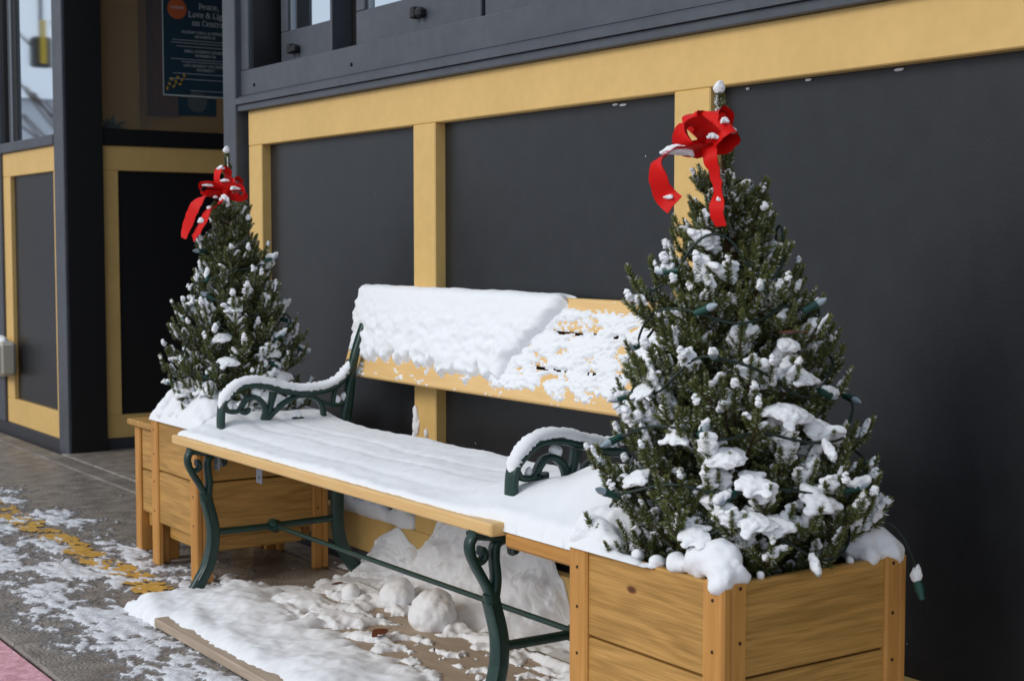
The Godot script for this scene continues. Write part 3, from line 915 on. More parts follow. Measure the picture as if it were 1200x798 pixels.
func string_lights(label: String, at: Vector3, lean: Vector3, top: float, prof: Array, seed_: int, turns: float):
	var rg = RandomNumberGenerator.new()
	rg.seed = seed_
	var t = thing("string_lights", label, "string lights", at, "unlit string lights wound round the spruces")
	var nz = noise(seed_, 1.3, 2)
	var pts = PackedVector3Array()
	var m = 420
	for k in m + 1:
		var f = float(k) / m
		var y = lerp(0.06, top - 0.27, f) + 0.06 * nz.get_noise_1d(f * 14.0)
		var a = f * turns * TAU + 0.6
		var r = prof_at(prof, y) * (0.95 + 0.16 * nz.get_noise_1d(f * 22.0 + 90.0)) + 0.004
		pts.push_back(lean * pow(y / top, 1.5) + Vector3(sin(a) * r, y + 0.02 * sin(a * 3.0), cos(a) * r))
	var b = MB.new()
	tube(b, pts, 0.0024, 0.0024, null, 6)
	put("wire", b, M.wire, t)
	var acc = 0.0
	for k in m:
		acc += pts[k].distance_to(pts[k + 1])
		if acc > 0.21:
			acc = 0.0
			var out = Vector3(pts[k].x, 0, pts[k].z).normalized()
			var d = (out * 0.6 + Vector3(rg.randf_range(-0.9, 0.9), rg.randf_range(-1.1, 0.6), rg.randf_range(-0.9, 0.9))).normalized()
			var sb = MB.new()
			lathe(sb, [[-0.004, 0.005], [0.0, 0.0062], [0.018, 0.0068], [0.020, 0.0075], [0.0235, 0.0075]], pts[k], d, 10)
			var so = put("socket", sb, M.socket, t)
			var bb = MB.new()
			lathe(bb, [[0.022, 0.005], [0.026, 0.0066], [0.031, 0.0068], [0.037, 0.005], [0.041, 0.0025], [0.043, 0.001]], pts[k], d, 10)
			put("bulb", bb, M.bulb, so)
			if rg.randf() < 0.7:
				var sc = MB.new()
				sc.add(frost[rg.randi() % 6], Transform3D(Basis(Quaternion(Vector3.UP, d)) * Basis.from_scale(Vector3(0.9, 0.75, 0.9)), pts[k] + d * 0.006 + Vector3(0, 0.006, 0)))
				put("snow_cap", sc, M.snow, so)

# ------------------------------------------------------------------ bench
func yz(list: Array, x := 0.0) -> Array:
	var o = []
	for q in list: o.append(Vector3(x, q[1], q[0]))
	return o

func iron_end(parent, called_x: float):
	var e = Node3D.new()
	e.name = numbered(parent, "iron_end")
	parent.add_child(e)
	e.position.x = called_x
	var AX = Vector3.RIGHT
	var bar = func(nm: String, list: Array, ra, rb, per := 6):
		var pts = curve(yz(list), per)
		var a = []
		for k in pts.size():
			var f = float(k) / (pts.size() - 1)
			if ra is Array:
				var g = f * (ra.size() - 1)
				var gi = min(int(g), ra.size() - 2)
				a.append(lerp(float(ra[gi]), float(ra[gi + 1]), g - gi))
			else:
				a.append(ra)
		var b = MB.new()
		tube(b, pts, a, rb, AX, 12, 0.55)
		return put(nm, b, M.iron, e)
	var fl = bar.call("front_leg", [[0.632, 0.004], [0.620, 0.022], [0.599, 0.057], [0.577, 0.094], [0.564, 0.14], [0.560, 0.172], [0.561, 0.206], [0.568, 0.24], [0.578, 0.275], [0.584, 0.30]], [0.026, 0.019, 0.017, 0.0165, 0.016, 0.0155, 0.016], 0.014)
	var rib = MB.new()
	tube(rib, curve(yz([[0.612, 0.058], [0.590, 0.096], [0.577, 0.14], [0.573, 0.172], [0.574, 0.206], [0.581, 0.24], [0.592, 0.28]]), 6), 0.004, 0.019, AX, 8, 0.6)
	put("flange", rib, M.iron, fl)
	bar.call("leg_scroll", [[0.584, 0.295], [0.600, 0.325], [0.620, 0.358], [0.633, 0.386], [0.633, 0.409], [0.618, 0.424], [0.60, 0.428]], 0.0085, 0.013)
	bar.call("leg_scroll", [[0.576, 0.295], [0.572, 0.327], [0.576, 0.368], [0.574, 0.394], [0.562, 0.404], [0.544, 0.404], [0.529, 0.394], [0.527, 0.382], [0.536, 0.380]], [0.010, 0.009, 0.009, 0.008, 0.010], 0.013)
	bar.call("leg_scroll", [[0.632, 0.392], [0.627, 0.373], [0.613, 0.366], [0.601, 0.374], [0.603, 0.387], [0.611, 0.389]], [0.007, 0.007, 0.007, 0.010], 0.012)
	bar.call("leg_head", [[0.632, 0.424], [0.57, 0.424], [0.50, 0.418]], 0.006, 0.017)
	bar.call("seat_rail", [[0.63, 0.424], [0.5, 0.405], [0.35, 0.392], [0.22, 0.396], [0.155, 0.42]], 0.011, 0.013)
	bar.call("stretcher", [[0.553, 0.187], [0.46, 0.186], [0.373, 0.186], [0.28, 0.187], [0.165, 0.189]], 0.0095, 0.0095)
	var bo = MB.new()
	lathe(bo, [[-0.02, 0.013], [-0.012, 0.019], [0.012, 0.019], [0.02, 0.013], [0.032, 0.010]], Vector3(0, 0.186, 0.373), Vector3.RIGHT, 14)
	put("boss", bo, M.iron, e)
	bar.call("rear_leg", [[0.082, 0.004], [0.100, 0.025], [0.125, 0.053], [0.149, 0.091], [0.164, 0.143], [0.168, 0.2], [0.167, 0.284], [0.160, 0.36], [0.152, 0.42], [0.142, 0.47], [0.132, 0.52], [0.124, 0.57], [0.117, 0.62], [0.106, 0.67], [0.090, 0.72], [0.076, 0.76], [0.066, 0.79]], [0.024, 0.020, 0.019, 0.019, 0.018, 0.016, 0.012, 0.010, 0.007], 0.014)
	bar.call("arm", [[0.534, 0.43], [0.534, 0.502], [0.529, 0.544], [0.512, 0.567], [0.481, 0.590], [0.437, 0.597], [0.393, 0.591], [0.344, 0.577], [0.295, 0.567], [0.244, 0.566], [0.198, 0.572], [0.160, 0.589], [0.130, 0.620], [0.119, 0.655]], [0.008, 0.008, 0.008, 0.009, 0.009, 0.008], 0.019)
	bar.call("arm_scroll", [[0.523, 0.542], [0.512, 0.527], [0.491, 0.524], [0.476, 0.530], [0.464, 0.548], [0.451, 0.560], [0.429, 0.561], [0.407, 0.545], [0.397, 0.52], [0.403, 0.496], [0.412, 0.45], [0.416, 0.41]], [0.007, 0.007, 0.008, 0.008, 0.011], 0.011)
	bar.call("arm_scroll", [[0.476, 0.532], [0.470, 0.522], [0.461, 0.519], [0.453, 0.524], [0.454, 0.531]], [0.006, 0.007, 0.009], 0.011)
	bar.call("arm_scroll", [[0.412, 0.45], [0.404, 0.482], [0.390, 0.499], [0.363, 0.522], [0.336, 0.541], [0.299, 0.556], [0.263, 0.556], [0.231, 0.543], [0.215, 0.517], [0.210, 0.474], [0.210, 0.41]], [0.011, 0.008, 0.007, 0.007, 0.008], 0.011)
	bar.call("arm_scroll", [[0.371, 0.574], [0.378, 0.545], [0.390, 0.512]], [0.012, 0.008, 0.007], 0.011)
	bar.call("arm_scroll", [[0.220, 0.535], [0.18, 0.525], [0.132, 0.526]], 0.007, 0.010)
	bar.call("arm_scroll", [[0.180, 0.525], [0.178, 0.545], [0.172, 0.578]], 0.005, 0.009)
	bar.call("arm_scroll", [[0.325, 0.43], [0.318, 0.475], [0.300, 0.492], [0.278, 0.487], [0.272, 0.470], [0.283, 0.462]], [0.006, 0.007, 0.008], 0.010)
	return e

var BACK0 = Vector3(0, 0.606, 0.098)
var BACK1 = Vector3(0, 0.866, 0.020)

func build_bench():
	var t = thing("park_bench", "wooden park bench with dark green scrolled iron ends, half covered in snow", "bench", Vector3.ZERO)
	iron_end(t, -3.93)
	iron_end(t, -2.475)
	var rod = MB.new()
	tube(rod, [Vector3(-3.93, 0.186, 0.373), Vector3(-2.475, 0.19, 0.373)], 0.0065, 0.0065, null, 10)
	put("tie_rod", rod, M.iron, t)
	# seat slats (slightly dished), front one proud
	var zs = [0.582, 0.487, 0.392, 0.297, 0.202]
	var ys = [0.4415, 0.427, 0.418, 0.418, 0.428]
	for k in 5:
		bx("seat_slat", Vector3(-4.06, ys[k] - 0.013, zs[k] - 0.043), Vector3(-2.405, ys[k] + 0.013, zs[k] + 0.043 + (0.005 if k == 0 else 0.0)), M.plank, t, 0.004)
	# back slats
	var up = (BACK1 - BACK0).normalized()
	var nrm = Vector3.RIGHT.cross(up).normalized()
	if nrm.z < 0: nrm = -nrm
	var bas = Basis(Vector3.RIGHT, up, nrm)
	for k in 3:
		var b = MB.new()
		var c = BACK0 + up * (0.0425 + k * 0.0935) - nrm * 0.014
		cbox(b, Vector3(-3.2175, c.y, c.z), Vector3(1.625, 0.085, 0.026), 0.004, bas)
		put("back_slat", b, M.plank, t)
	for x in [-3.90, -3.62]:
		var pl = MB.new()
		cbox(pl, Vector3(x, 0.398, 0.560), Vector3(0.034, 0.062, 0.004), 0.001)
		cbox(pl, Vector3(x, 0.4285, 0.545), Vector3(0.034, 0.003, 0.034), 0.001)
		lathe(pl, [[0.0, 0.005], [0.003, 0.004]], Vector3(x, 0.382, 0.562), Vector3(0, 0, 1), 8)
		put("bracket", pl, M.steel, t)

# ------------------------------------------------------------------ snow
func build_bench_snow():
	# seat: follows the slats, rounded at its edges, deeper towards the far end by the tree
	var n1 = noise(61, 3.0, 3)
	var n2 = noise(62, 14.0, 3)
	var n3 = noise(63, 55.0, 2)
	var fn = func(x: float, z: float) -> float:
		var e = 0.006 * n2.get_noise_2d(x * 1.5, 3.0)
		var dz = min(0.618 + e - z - 0.02 * smoothstep(-2.55, -2.40, x), z - 0.165)
		var dx = min(x + 4.055, -2.165 - x)
		var d = min(dx, dz)
		if d <= 0.0: return -1.0
		var th = 0.026 + 0.016 * smoothstep(0.0, 0.16, 0.62 - z) + 0.007 * n1.get_noise_2d(x, z) + 0.0018 * n2.get_noise_2d(x, z) + 0.0005 * n3.get_noise_2d(x, z)
		# shallow furrows over the gaps between slats
		for g in [0.535, 0.44, 0.345]:
			th -= 0.0032 * exp(-pow((z - g) / 0.014, 2.0)) * smoothstep(-2.5, -2.9, x)
		th += 0.035 * smoothstep(-2.78, -2.42, x) * smoothstep(0.62, 0.45, z)
		th += 0.05 * exp(-(pow((x + 2.27) / 0.10, 2.0) + pow((z - 0.40) / 0.10, 2.0)))
		th += 0.028 * exp(-(pow((x + 2.40) / 0.06, 2.0) + pow((z - 0.36) / 0.05, 2.0)))
		th += 0.022 * smoothstep(-3.80, -4.03, x) * smoothstep(0.60, 0.48, z)
		var edge = clamp(d / 0.022, 0.0, 1.0)
		return th * sqrt(1.0 - pow(1.0 - edge, 2.0))
	var b = field(-4.057, -2.163, 0.16, 0.626, 0.0062, 0.441, fn)
	tag(put("snow_on_seat", b, M.snow), "smooth snow lying along the bench seat", "snow", "", "stuff")
	# thick slab draped over the back, thin patches beyond it
	var up = (BACK1 - BACK0).normalized()
	var nrm = Vector3.RIGHT.cross(up).normalized()
	if nrm.z < 0: nrm = -nrm
	var Lb = 0.276
	var nu = 250
	var nv = 74
	var P = PackedVector3Array()
	var keep = PackedByteArray()
	var na = noise(71, 9.0, 4)
	var nb = noise(72, 38.0, 3)
	var ncl = noise(75, 22.0, 2)
	for j in nv:
		var v = -0.01 + 0.40 * j / (nv - 1)
		for k in nu:
			var x = -4.085 + 1.17 * k / (nu - 1)
			var base: Vector3
			var dir: Vector3
			if v < Lb - 0.02:
				base = BACK0 + up * v
				dir = nrm
			else:
				var a = clamp((v - (Lb - 0.02)) / 0.10, 0.0, 1.0)
				var ang = a * PI
				dir = nrm * cos(ang) + up * sin(ang)
				base = BACK0 + up * (Lb - 0.02) - nrm * (0.026 * a)
			# outline of the slab
			var right = -3.17 + 0.20 * smoothstep(0.06, Lb, v) + 0.02 * na.get_noise_2d(v * 2.0, 5.0)
			var low = 0.068 + 0.022 * na.get_noise_1d(x * 1.3) + 0.024 * nb.get_noise_2d(x * 0.7, v * 0.5) + 0.024 * na.get_noise_2d(x * 1.6, v * 1.2) - 0.018 * smoothstep(-3.75, -3.5, x) - 0.01 * smoothstep(-3.35, -3.2, x)
			var d = min(min(right - x, (v - low) * 1.2), x + 4.018 + 0.015 * na.get_noise_2d(v * 3.0, 9.0) - 0.02 * smoothstep(0.2, 0.1, v))
			var h = -1.0
			if d > 0.0:
				var e = clamp(d / 0.032, 0.0, 1.0)
				h = (0.036 + 0.005 * na.get_noise_2d(x * 0.8, v * 0.8) + 0.009 * smoothstep(0.26, 0.14, v) * ncl.get_noise_2d(x * 0.55, v) + 0.0035 * smoothstep(0.28, 0.16, v) * nb.get_noise_2d(x * 0.6, v)) * sqrt(1.0 - pow(1.0 - e, 2.0))
				h *= 0.62 + 0.38 * smoothstep(0.05, 0.2, v)
				if v > Lb - 0.02: h *= lerp(1.0, 0.72, smoothstep(Lb - 0.02, Lb + 0.03, v))
			keep.push_back(1 if h > 0.0 else 0)
			var hh = h if h > 0.0 else -0.003
			P.push_back(Vector3(x, 0, 0) + base + dir * hh)
	var sb = MB.new()
	var cen = Vector3(-3.5, 0.75, 0.0)
	# normals by side: front faces +z, the back of the roll faces away
	var base_i = sb.v.size()
	for j in nv:
		for k in nu:
			var du = P[j * nu + min(k + 1, nu - 1)] - P[j * nu + max(k - 1, 0)]
			var dv = P[min(j + 1, nv - 1) * nu + k] - P[max(j - 1, 0) * nu + k]
			sb.vert(P[j * nu + k], du.cross(dv).normalized())
	for j in nv - 1:
		for k in nu - 1:
			var q = j * nu + k
			if keep[q] + keep[q + 1] + keep[q + nu] + keep[q + nu + 1] > 0:
				sb.quad(base_i + q, base_i + q + 1, base_i + q + nu + 1, base_i + q + nu)
	tag(put("snow_on_back", sb, M.snow), "thick slab of snow draped over the bench back", "snow", "", "stuff")
	# thin scattered snow on the bare end of the slats
	var tb = MB.new()
	nu = 240
	nv = 100
	P = PackedVector3Array()
	keep = PackedByteArray()
	var nt = noise(73, 12.0, 4)
	var nf = noise(74, 60.0, 3)
	for j in nv:
		var v = 0.002 + 0.272 * j / (nv - 1)
		for k in nu:
			var x = -4.05 + 1.58 * k / (nu - 1)
			var m = 0.9 * nt.get_noise_2d(x * 0.55, v * 1.4) + 0.55 * nf.get_noise_2d(x * 0.6, v)
			var zone = smoothstep(-3.30, -3.12, x) * smoothstep(0.262, 0.225, v + 0.02 * (x + 2.9)) * smoothstep(0.0, 0.05, v)
			m += lerp(-0.62, 0.30, zone)
			if x < -3.2: m += 0.26 * exp(-pow((x + 3.93) / 0.09, 2.0)) * smoothstep(0.09, 0.03, v) + 0.12 * smoothstep(0.1, 0.03, v)
			# nothing bridges the gaps between slats
			for g in [0.0892, 0.1827]:
				if abs(v - g) < 0.006: m -= 0.22
			m = min(m, (0.2735 - v) * 30.0)
			var h = -1.0
			if m > 0.0: h = 0.0075 * sqrt(min(m * 2.2, 1.0)) + 0.002 * nf.get_noise_2d(x + 9.0, v)
			keep.push_back(1 if h > 0.0 else 0)
			P.push_back(Vector3(x, 0, 0) + BACK0 + up * v + nrm * (h if h > 0.0 else -0.003))
	grid(tb, nu, nv, P, keep, nrm)
	tag(put("thin_snow_on_back", tb, M.snow), "thin crumbly snow clinging to the bare slats of the bench back", "snow", "", "stuff")
	# snow along the arm rests
	var na2 = noise(76, 12.0, 2)
	for q in [[-3.93, 0.0, "ridge of snow along the bench arm beside the far spruce with the narrow crown"], [-2.475, 5.0, "ridge of snow along the bench arm beside the larger spruce"]]:
		var arm = curve(yz([[0.533, 0.528], [0.529, 0.550], [0.514, 0.573], [0.481, 0.599], [0.437, 0.607], [0.393, 0.601], [0.344, 0.587], [0.295, 0.577], [0.244, 0.576], [0.198, 0.582], [0.160, 0.599], [0.134, 0.626], [0.121, 0.650]], q[0]), 7)
		var ra = []
		var rb = []
		var pts = []
		for k in arm.size():
			var f = float(k) / (arm.size() - 1)
			var e = sqrt(clamp(min(f, 1.0 - f) * 9.0, 0.03, 1.0))
			var w = 1.0 + 0.30 * na2.get_noise_2d(f * 4.0, q[1])
			ra.append(0.0140 * e * w)
			rb.append(0.020 * e * w)
			pts.append(arm[k] + Vector3(0, 0.004, 0.0))
		var ab = MB.new()
		tube(ab, pts, ra, rb, Vector3.RIGHT, 14)
		tag(put("snow_on_arm", ab, M.snow), q[2], "snow", "", "stuff")
		var sc = MB.new()
		for w in [[0.425, 0.575, 0.016], [0.165, 0.540, 0.014], [0.372, 0.540, 0.012], [0.295, 0.500, 0.016], [0.14, 0.548, 0.014], [0.49, 0.537, 0.010]]:
			sc.add(clumps[int(w[0] * 1000) % 3], Transform3D(Basis(Vector3.UP, w[0] * 40.0).scaled(Vector3(0.4, 0.6, 0.5) * w[2] / 0.016), Vector3(q[0], w[1], w[0])))
		var so = put("snow_on_scrolls", sc, M.snow)
		tag(so, "small tufts of snow caught in the iron scrolls of that bench arm " + ("beside the far spruce" if q[1] == 0.0 else "beside the larger spruce"), "snow", "", "stuff")

func build_planter_snow():
	var n1 = noise(81, 8.0, 3)
	var n2 = noise(82, 30.0, 3)
	# near planter
	var g = func(x: float, z: float, cx: float, cz: float, rx: float, rz: float) -> float:
		return exp(-(pow((x - cx) / rx, 2.0) + pow((z - cz) / rz, 2.0)))
	var f1 = func(x: float, z: float) -> float:
		var d = min(min(x + 2.162, -1.742 - x), min(z - 0.195, 0.628 - z))
		if d <= 0.0: return -1.0
		var t = -0.018 + 0.012 * n1.get_noise_2d(x, z) + 0.003 * n2.get_noise_2d(x, z)
		t += 0.075 * g.call(x, z, -2.14, 0.52, 0.075, 0.12)
		t += 0.10 * g.call(x, z, -2.13, 0.36, 0.07, 0.12)
		t += 0.028 * g.call(x, z, -2.0, 0.618, 0.12, 0.022)
		t += 0.05 * g.call(x, z, -1.95, 0.2, 0.2, 0.05)
		if t <= 0.0: return -1.0
		var e = clamp(d / 0.045, 0.0, 1.0)
		return t * sqrt(1.0 - pow(1.0 - e, 2.0))
	var pm = field(-2.165, -1.738, 0.19, 0.632, 0.006, 0.458, f1)
	pm.add(snow_lump([[Vector3(-1.795, 0.487, 0.585), 0.032], [Vector3(-1.83, 0.478, 0.597), 0.026], [Vector3(-1.765, 0.468, 0.608), 0.022], [Vector3(-1.765, 0.464, 0.575), 0.018], [Vector3(-1.88, 0.468, 0.605), 0.018], [Vector3(-1.93, 0.464, 0.606), 0.014], [Vector3(-1.985, 0.464, 0.603), 0.013], [Vector3(-1.76, 0.463, 0.53), 0.010], [Vector3(-1.765, 0.453, 0.619), 0.014]], 0.006, 0.007, 0.007, 22.0, 61), Transform3D.IDENTITY)
	pm.add(snow_lump([[Vector3(-1.80, 0.475, 0.26), 0.036], [Vector3(-1.785, 0.468, 0.225), 0.034], [Vector3(-1.765, 0.460, 0.215), 0.022], [Vector3(-1.86, 0.468, 0.22), 0.034], [Vector3(-1.765, 0.460, 0.27), 0.016], [Vector3(-1.763, 0.459, 0.32), 0.009]], 0.006, 0.008, 0.006, 22.0, 62), Transform3D.IDENTITY)
	pm.add(snow_lump([[Vector3(-2.13, 0.478, 0.585), 0.026], [Vector3(-2.09, 0.475, 0.59), 0.023], [Vector3(-2.15, 0.482, 0.54), 0.034], [Vector3(-2.12, 0.50, 0.50), 0.034], [Vector3(-2.05, 0.467, 0.60), 0.016], [Vector3(-2.145, 0.466, 0.61), 0.016], [Vector3(-2.18, 0.482, 0.56), 0.024]], 0.0065, 0.010, 0.006, 20.0, 63), Transform3D.IDENTITY)
	tag(put("snow_in_planter", pm, M.snow), "snow heaped on the rim of the planter holding the larger spruce", "snow", "", "stuff")
	var f2 = func(x: float, z: float) -> float:
		var d = min(min(x + 4.462, -4.062 - x), min(z - 0.11, 0.543 - z))
		if d <= 0.0: return -1.0
		var t = 0.02 + 0.015 * n1.get_noise_2d(x + 5.0, z) + 0.003 * n2.get_noise_2d(x, z)
		t += 0.085 * g.call(x, z, -4.42, 0.46, 0.035, 0.06)
		t += 0.075 * g.call(x, z, -4.33, 0.49, 0.04, 0.045)
		t += 0.06 * g.call(x, z, -4.20, 0.47, 0.08, 0.06)
		t += 0.05 * g.call(x, z, -4.13, 0.35, 0.06, 0.16)
		if t <= 0.0: return -1.0
		var e = clamp(d / 0.02, 0.0, 1.0)
		return t * sqrt(1.0 - pow(1.0 - e, 2.0))
	var pn = field(-4.465, -4.058, 0.105, 0.546, 0.006, 0.458, f2)
	pn.add(snow_lump([[Vector3(-4.425, 0.482, 0.50), 0.034], [Vector3(-4.42, 0.515, 0.47), 0.036], [Vector3(-4.40, 0.548, 0.45), 0.024], [Vector3(-4.385, 0.478, 0.52), 0.026]], 0.0065, 0.008, 0.006, 20.0, 64), Transform3D.IDENTITY)
	pn.add(snow_lump([[Vector3(-4.31, 0.485, 0.505), 0.036], [Vector3(-4.30, 0.525, 0.48), 0.036], [Vector3(-4.30, 0.552, 0.45), 0.020], [Vector3(-4.22, 0.50, 0.47), 0.040], [Vector3(-4.25, 0.478, 0.51), 0.030], [Vector3(-4.14, 0.492, 0.45), 0.042]], 0.0065, 0.008, 0.006, 20.0, 65), Transform3D.IDENTITY)
	tag(put("snow_in_planter", pn, M.snow), "mounded snow on the planter holding the far spruce by the entry", "snow", "", "stuff")

func wall_pile(x: float) -> float:
	var pts = [[-4.15, 0.0], [-4.0, 0.03], [-3.937, 0.115], [-3.86, 0.15], [-3.77, 0.112], [-3.706, 0.083], [-3.662, 0.16], [-3.605, 0.235], [-3.523, 0.25], [-3.39, 0.26], [-3.226, 0.295], [-3.10, 0.25], [-3.03, 0.15], [-2.97, 0.05], [-2.9, 0.03], [-1.5, 0.025]]
	for k in pts.size() - 1:
		if x <= pts[k + 1][0]:
			if x < pts[0][0]: return 0.0
			var f = (x - pts[k][0]) / (pts[k + 1][0] - pts[k][0])
			return lerp(float(pts[k][1]), float(pts[k + 1][1]), smoothstep(0.0, 1.0, f))
	return 0.02

func build_ground_snow():
	var n1 = noise(91, 4.5, 2)
	var n2 = noise(92, 16.0, 4)
	var n3 = noise(93, 45.0, 3)
	var n4 = noise(94, 7.0, 3)
	var fn = func(x: float, z: float) -> float:
		var w = n2.get_noise_2d(x, z)
		var f3 = n3.get_noise_2d(x, z)
		var h = -0.02
		# band over the front edge of the board, curling round the iron foot
		var left = -3.95 + 0.05 * n2.get_noise_1d(z * 2.0) + 0.25 * pow(max(0.62 - z, 0.0), 1.0) * 0.6
		var fe = 0.812 + 0.010 * n2.get_noise_1d(x * 2.0) + 0.015 * smoothstep(-3.66, -3.78, x)
		var be = 0.50 + 0.07 * n4.get_noise_1d(x * 1.4) - 0.10 * smoothstep(-3.5, -3.95, x)
		var d = min(min(x - left, fe - z), z - be)
		if d > 0.0:
			var e = clamp(d / 0.075, 0.0, 1.0)
			h = max(h, (0.043 + 0.016 * n1.get_noise_2d(x, z) + 0.005 * w) * sqrt(1.0 - pow(1.0 - e, 2.0)))
		# trodden remains on the board between
		var fl = 0.027 if x > -3.70 and z > 0.22 else 0.0
		var m = 0.75 * n4.get_noise_2d(x * 0.9, z * 1.5) + 0.22 * w + 0.07 * f3 + 0.19
		m += 0.42 * exp(-pow((z - 0.44) / 0.05, 2.0)) * smoothstep(-3.0, -3.3, x)
		m += 0.6 * smoothstep(0.32, 0.2, z) + 0.5 * smoothstep(-3.55, -3.8, x) * smoothstep(0.2, 0.4, z)
		m += 0.35 * smoothstep(-2.75, -2.5, x) - 0.32 + 0.22 * smoothstep(-3.25, -3.55, x)
		m -= 1.0 * smoothstep(-3.84, -3.98, x)
		if m > 0.0 and z < 0.6:
			h = max(h, fl + 0.019 * min(m * 1.8, 1.0) + 0.0015 * f3 * min(m * 4.0, 1.0))
		return h if h > 0.0 else -1.0
	tag(put("snow_under_bench", field(-4.15, -1.5, 0.0, 0.84, 0.0072, 0.001, fn), M.snow), "snow lying over the plywood board under the bench", "snow", "", "stuff")
	# heap shovelled against the wall: a sheet that runs from the wall down and out to the floor
	var hb = MB.new()
	var hu = 420
	var hv = 90
	var HP = PackedVector3Array()
	var na = noise(98, 6.0, 2)
	var nbm = noise(99, 17.0, 3)
	for j in hv:
		var q = float(j) / (hv - 1)
		for k in hu:
			var x = -4.12 + 2.5 * k / (hu - 1)
			var p = wall_pile(x)
			var W = 0.07 + 0.72 * p + 0.06 * na.get_noise_1d(x * 1.5)
			var y = p * pow(1.0 - q, 1.35) + 0.002 * (1.0 - q)
			var z = 0.002 + W * (0.25 * sqrt(q) + 0.75 * pow(q, 1.5))
			var amp = min(p / 0.12, 1.0) * min(q * 8.0, 1.0) * (1.0 - 0.7 * q)
			var d = amp * (0.034 * na.get_noise_3d(x, y, z) + 0.020 * nbm.get_noise_3d(x, y, z) + 0.005 * n3.get_noise_3d(x, y, z))
			HP.push_back(Vector3(x, y + d * 0.6 - (0.006 if q > 0.98 else 0.0), max(z + d, 0.0015)))
	grid(hb, hu, hv, HP, PackedByteArray(), Vector3(0, 0.5, 1))
	tag(put("snow_heap", hb, M.snow), "tall heap of shovelled snow leaning against the yellow wall base", "snow", "", "stuff")
	# slush on the pavement
	var s1 = noise(95, 2.6, 4)
	var s2 = noise(96, 13.0, 4)
	var s3 = noise(97, 60.0, 3)
	var slush_m = func(x: float, z: float) -> float:
		var q = Vector2(x * 0.8, z * 1.6)
		var m = 0.85 * s1.get_noise_2dv(q) + 0.60 * s2.get_noise_2dv(q) + 0.26 * s3.get_noise_2d(x, z)
		var band = smoothstep(0.34, 0.56, z + 0.10 * s1.get_noise_1d(x * 2.0)) * smoothstep(1.20, 1.05, z)
		m += lerp(-0.75, 0.16, band)
		m -= 0.30 * smoothstep(0.95, 1.12, z) + 0.35 * smoothstep(-5.2, -6.6, x)
		m += 0.30 * smoothstep(0.045, 0.0, abs(z - 0.86)) * smoothstep(-3.6, -3.3, x)
		# the paint shows through where feet have passed
		m -= 0.20 * smoothstep(0.085, 0.05, abs(z - 0.667)) * (0.75 + s1.get_noise_1d(x * 1.2 + 30.0))
		return m
	var fs = func(x: float, z: float) -> float:
		var m: float = slush_m.call(x, z) - 0.06
		if m <= 0.0: return -1.0
		return 0.002 + 0.009 * min(m * 1.2, 1.0) + 0.0022 * s3.get_noise_2d(x * 1.4 + 7.0, z * 1.4) * min(m * 5.0, 1.0)
	tag(put("slush", field(-7.6, -2.2, 0.14, 1.18, 0.0075, 0.0, fs), M.slush), "patchy white slush and trodden snow over the pavement", "slush", "", "stuff")
	var fg = func(x: float, z: float) -> float:
		var m: float = slush_m.call(x, z) + 0.17 + 0.30 * s3.get_noise_2d(x * 0.7 + 3.0, z * 0.7)
		if m <= 0.0: return -1.0
		return 0.0012 + 0.0022 * min(m * 2.0, 1.0)
	tag(put("wet_slush", field(-7.6, -2.2, 0.14, 1.18, 0.0075, 0.0, fg), M.slush_grey), "thin grey half melted slush smeared over the wet pavement", "slush", "", "stuff")
	# board under the bench
	var bd = thing("plywood_board", "weathered plywood board lying flat under the bench", "board", Vector3(-2.75, 0.0, 0.52))
	bx("top_sheet", Vector3(-0.95, 0.004, -0.30), Vector3(0.95, 0.027, 0.305), M.ply, bd, 0.002)
	bx("batten", Vector3(-0.94, 0.0005, 0.25), Vector3(0.94, 0.0035, 0.285), M.ply, bd, 0.0005)
	# round lumps kicked loose
	var lump = [[Vector3(-3.47, 0.055, 0.225), 0.052, "rounded lump of snow beside the heap, the smaller one"], [Vector3(-3.22, 0.065, 0.265), 0.066, "large round lump of snow beside the iron leg"], [Vector3(-3.60, 0.045, 0.30), 0.028, "small crumb of snow at the foot of the heap"]]
	var sd = 5
	for q in lump:
		var r: float = q[1]
		var b = snow_lump([[Vector3(-r * 0.25, -r * 0.15, 0), r * 0.80], [Vector3(r * 0.3, -r * 0.2, r * 0.1), r * 0.74], [Vector3(0.0, r * 0.2, -r * 0.1), r * 0.62], [Vector3(r * 0.1, -r * 0.35, r * 0.3), r * 0.5]], r * 0.1, r * 0.16, r * 0.09, 26.0, sd)
		sd += 1
		var o = put("snow_lump", b, M.snow)
		o.position = q[0]
		tag(o, q[2], "snow")
	# crumbs scattered round the lumps
	var cb = MB.new()
	var cg = RandomNumberGenerator.new()
	cg.seed = 909
	for k in 45:
		var x = cg.randf_range(-3.75, -2.5)
		var z = 0.16 + 0.34 * pow(cg.randf(), 1.5)
		var r = lerp(0.05, 0.42, pow(cg.randf(), 3.0))
		cb.add(clumps[cg.randi() % 3], Transform3D(Basis(Vector3.UP, cg.randf() * TAU).scaled(Vector3(r, r * 0.8, r)), Vector3(x, (0.027 if x > -3.7 and z > 0.22 else 0.002) + r * 0.014, z)))
	tag(put("snow_crumbs", cb, M.snow), "loose crumbs of snow scattered over the bare board", "snow", "", "stuff")
	# snow lodged on the ledge below the panel and on the stile
	var lb = MB.new()
	var lp = []
	var la = []
	var lc = []
	var nl = noise(58, 14.0, 3)
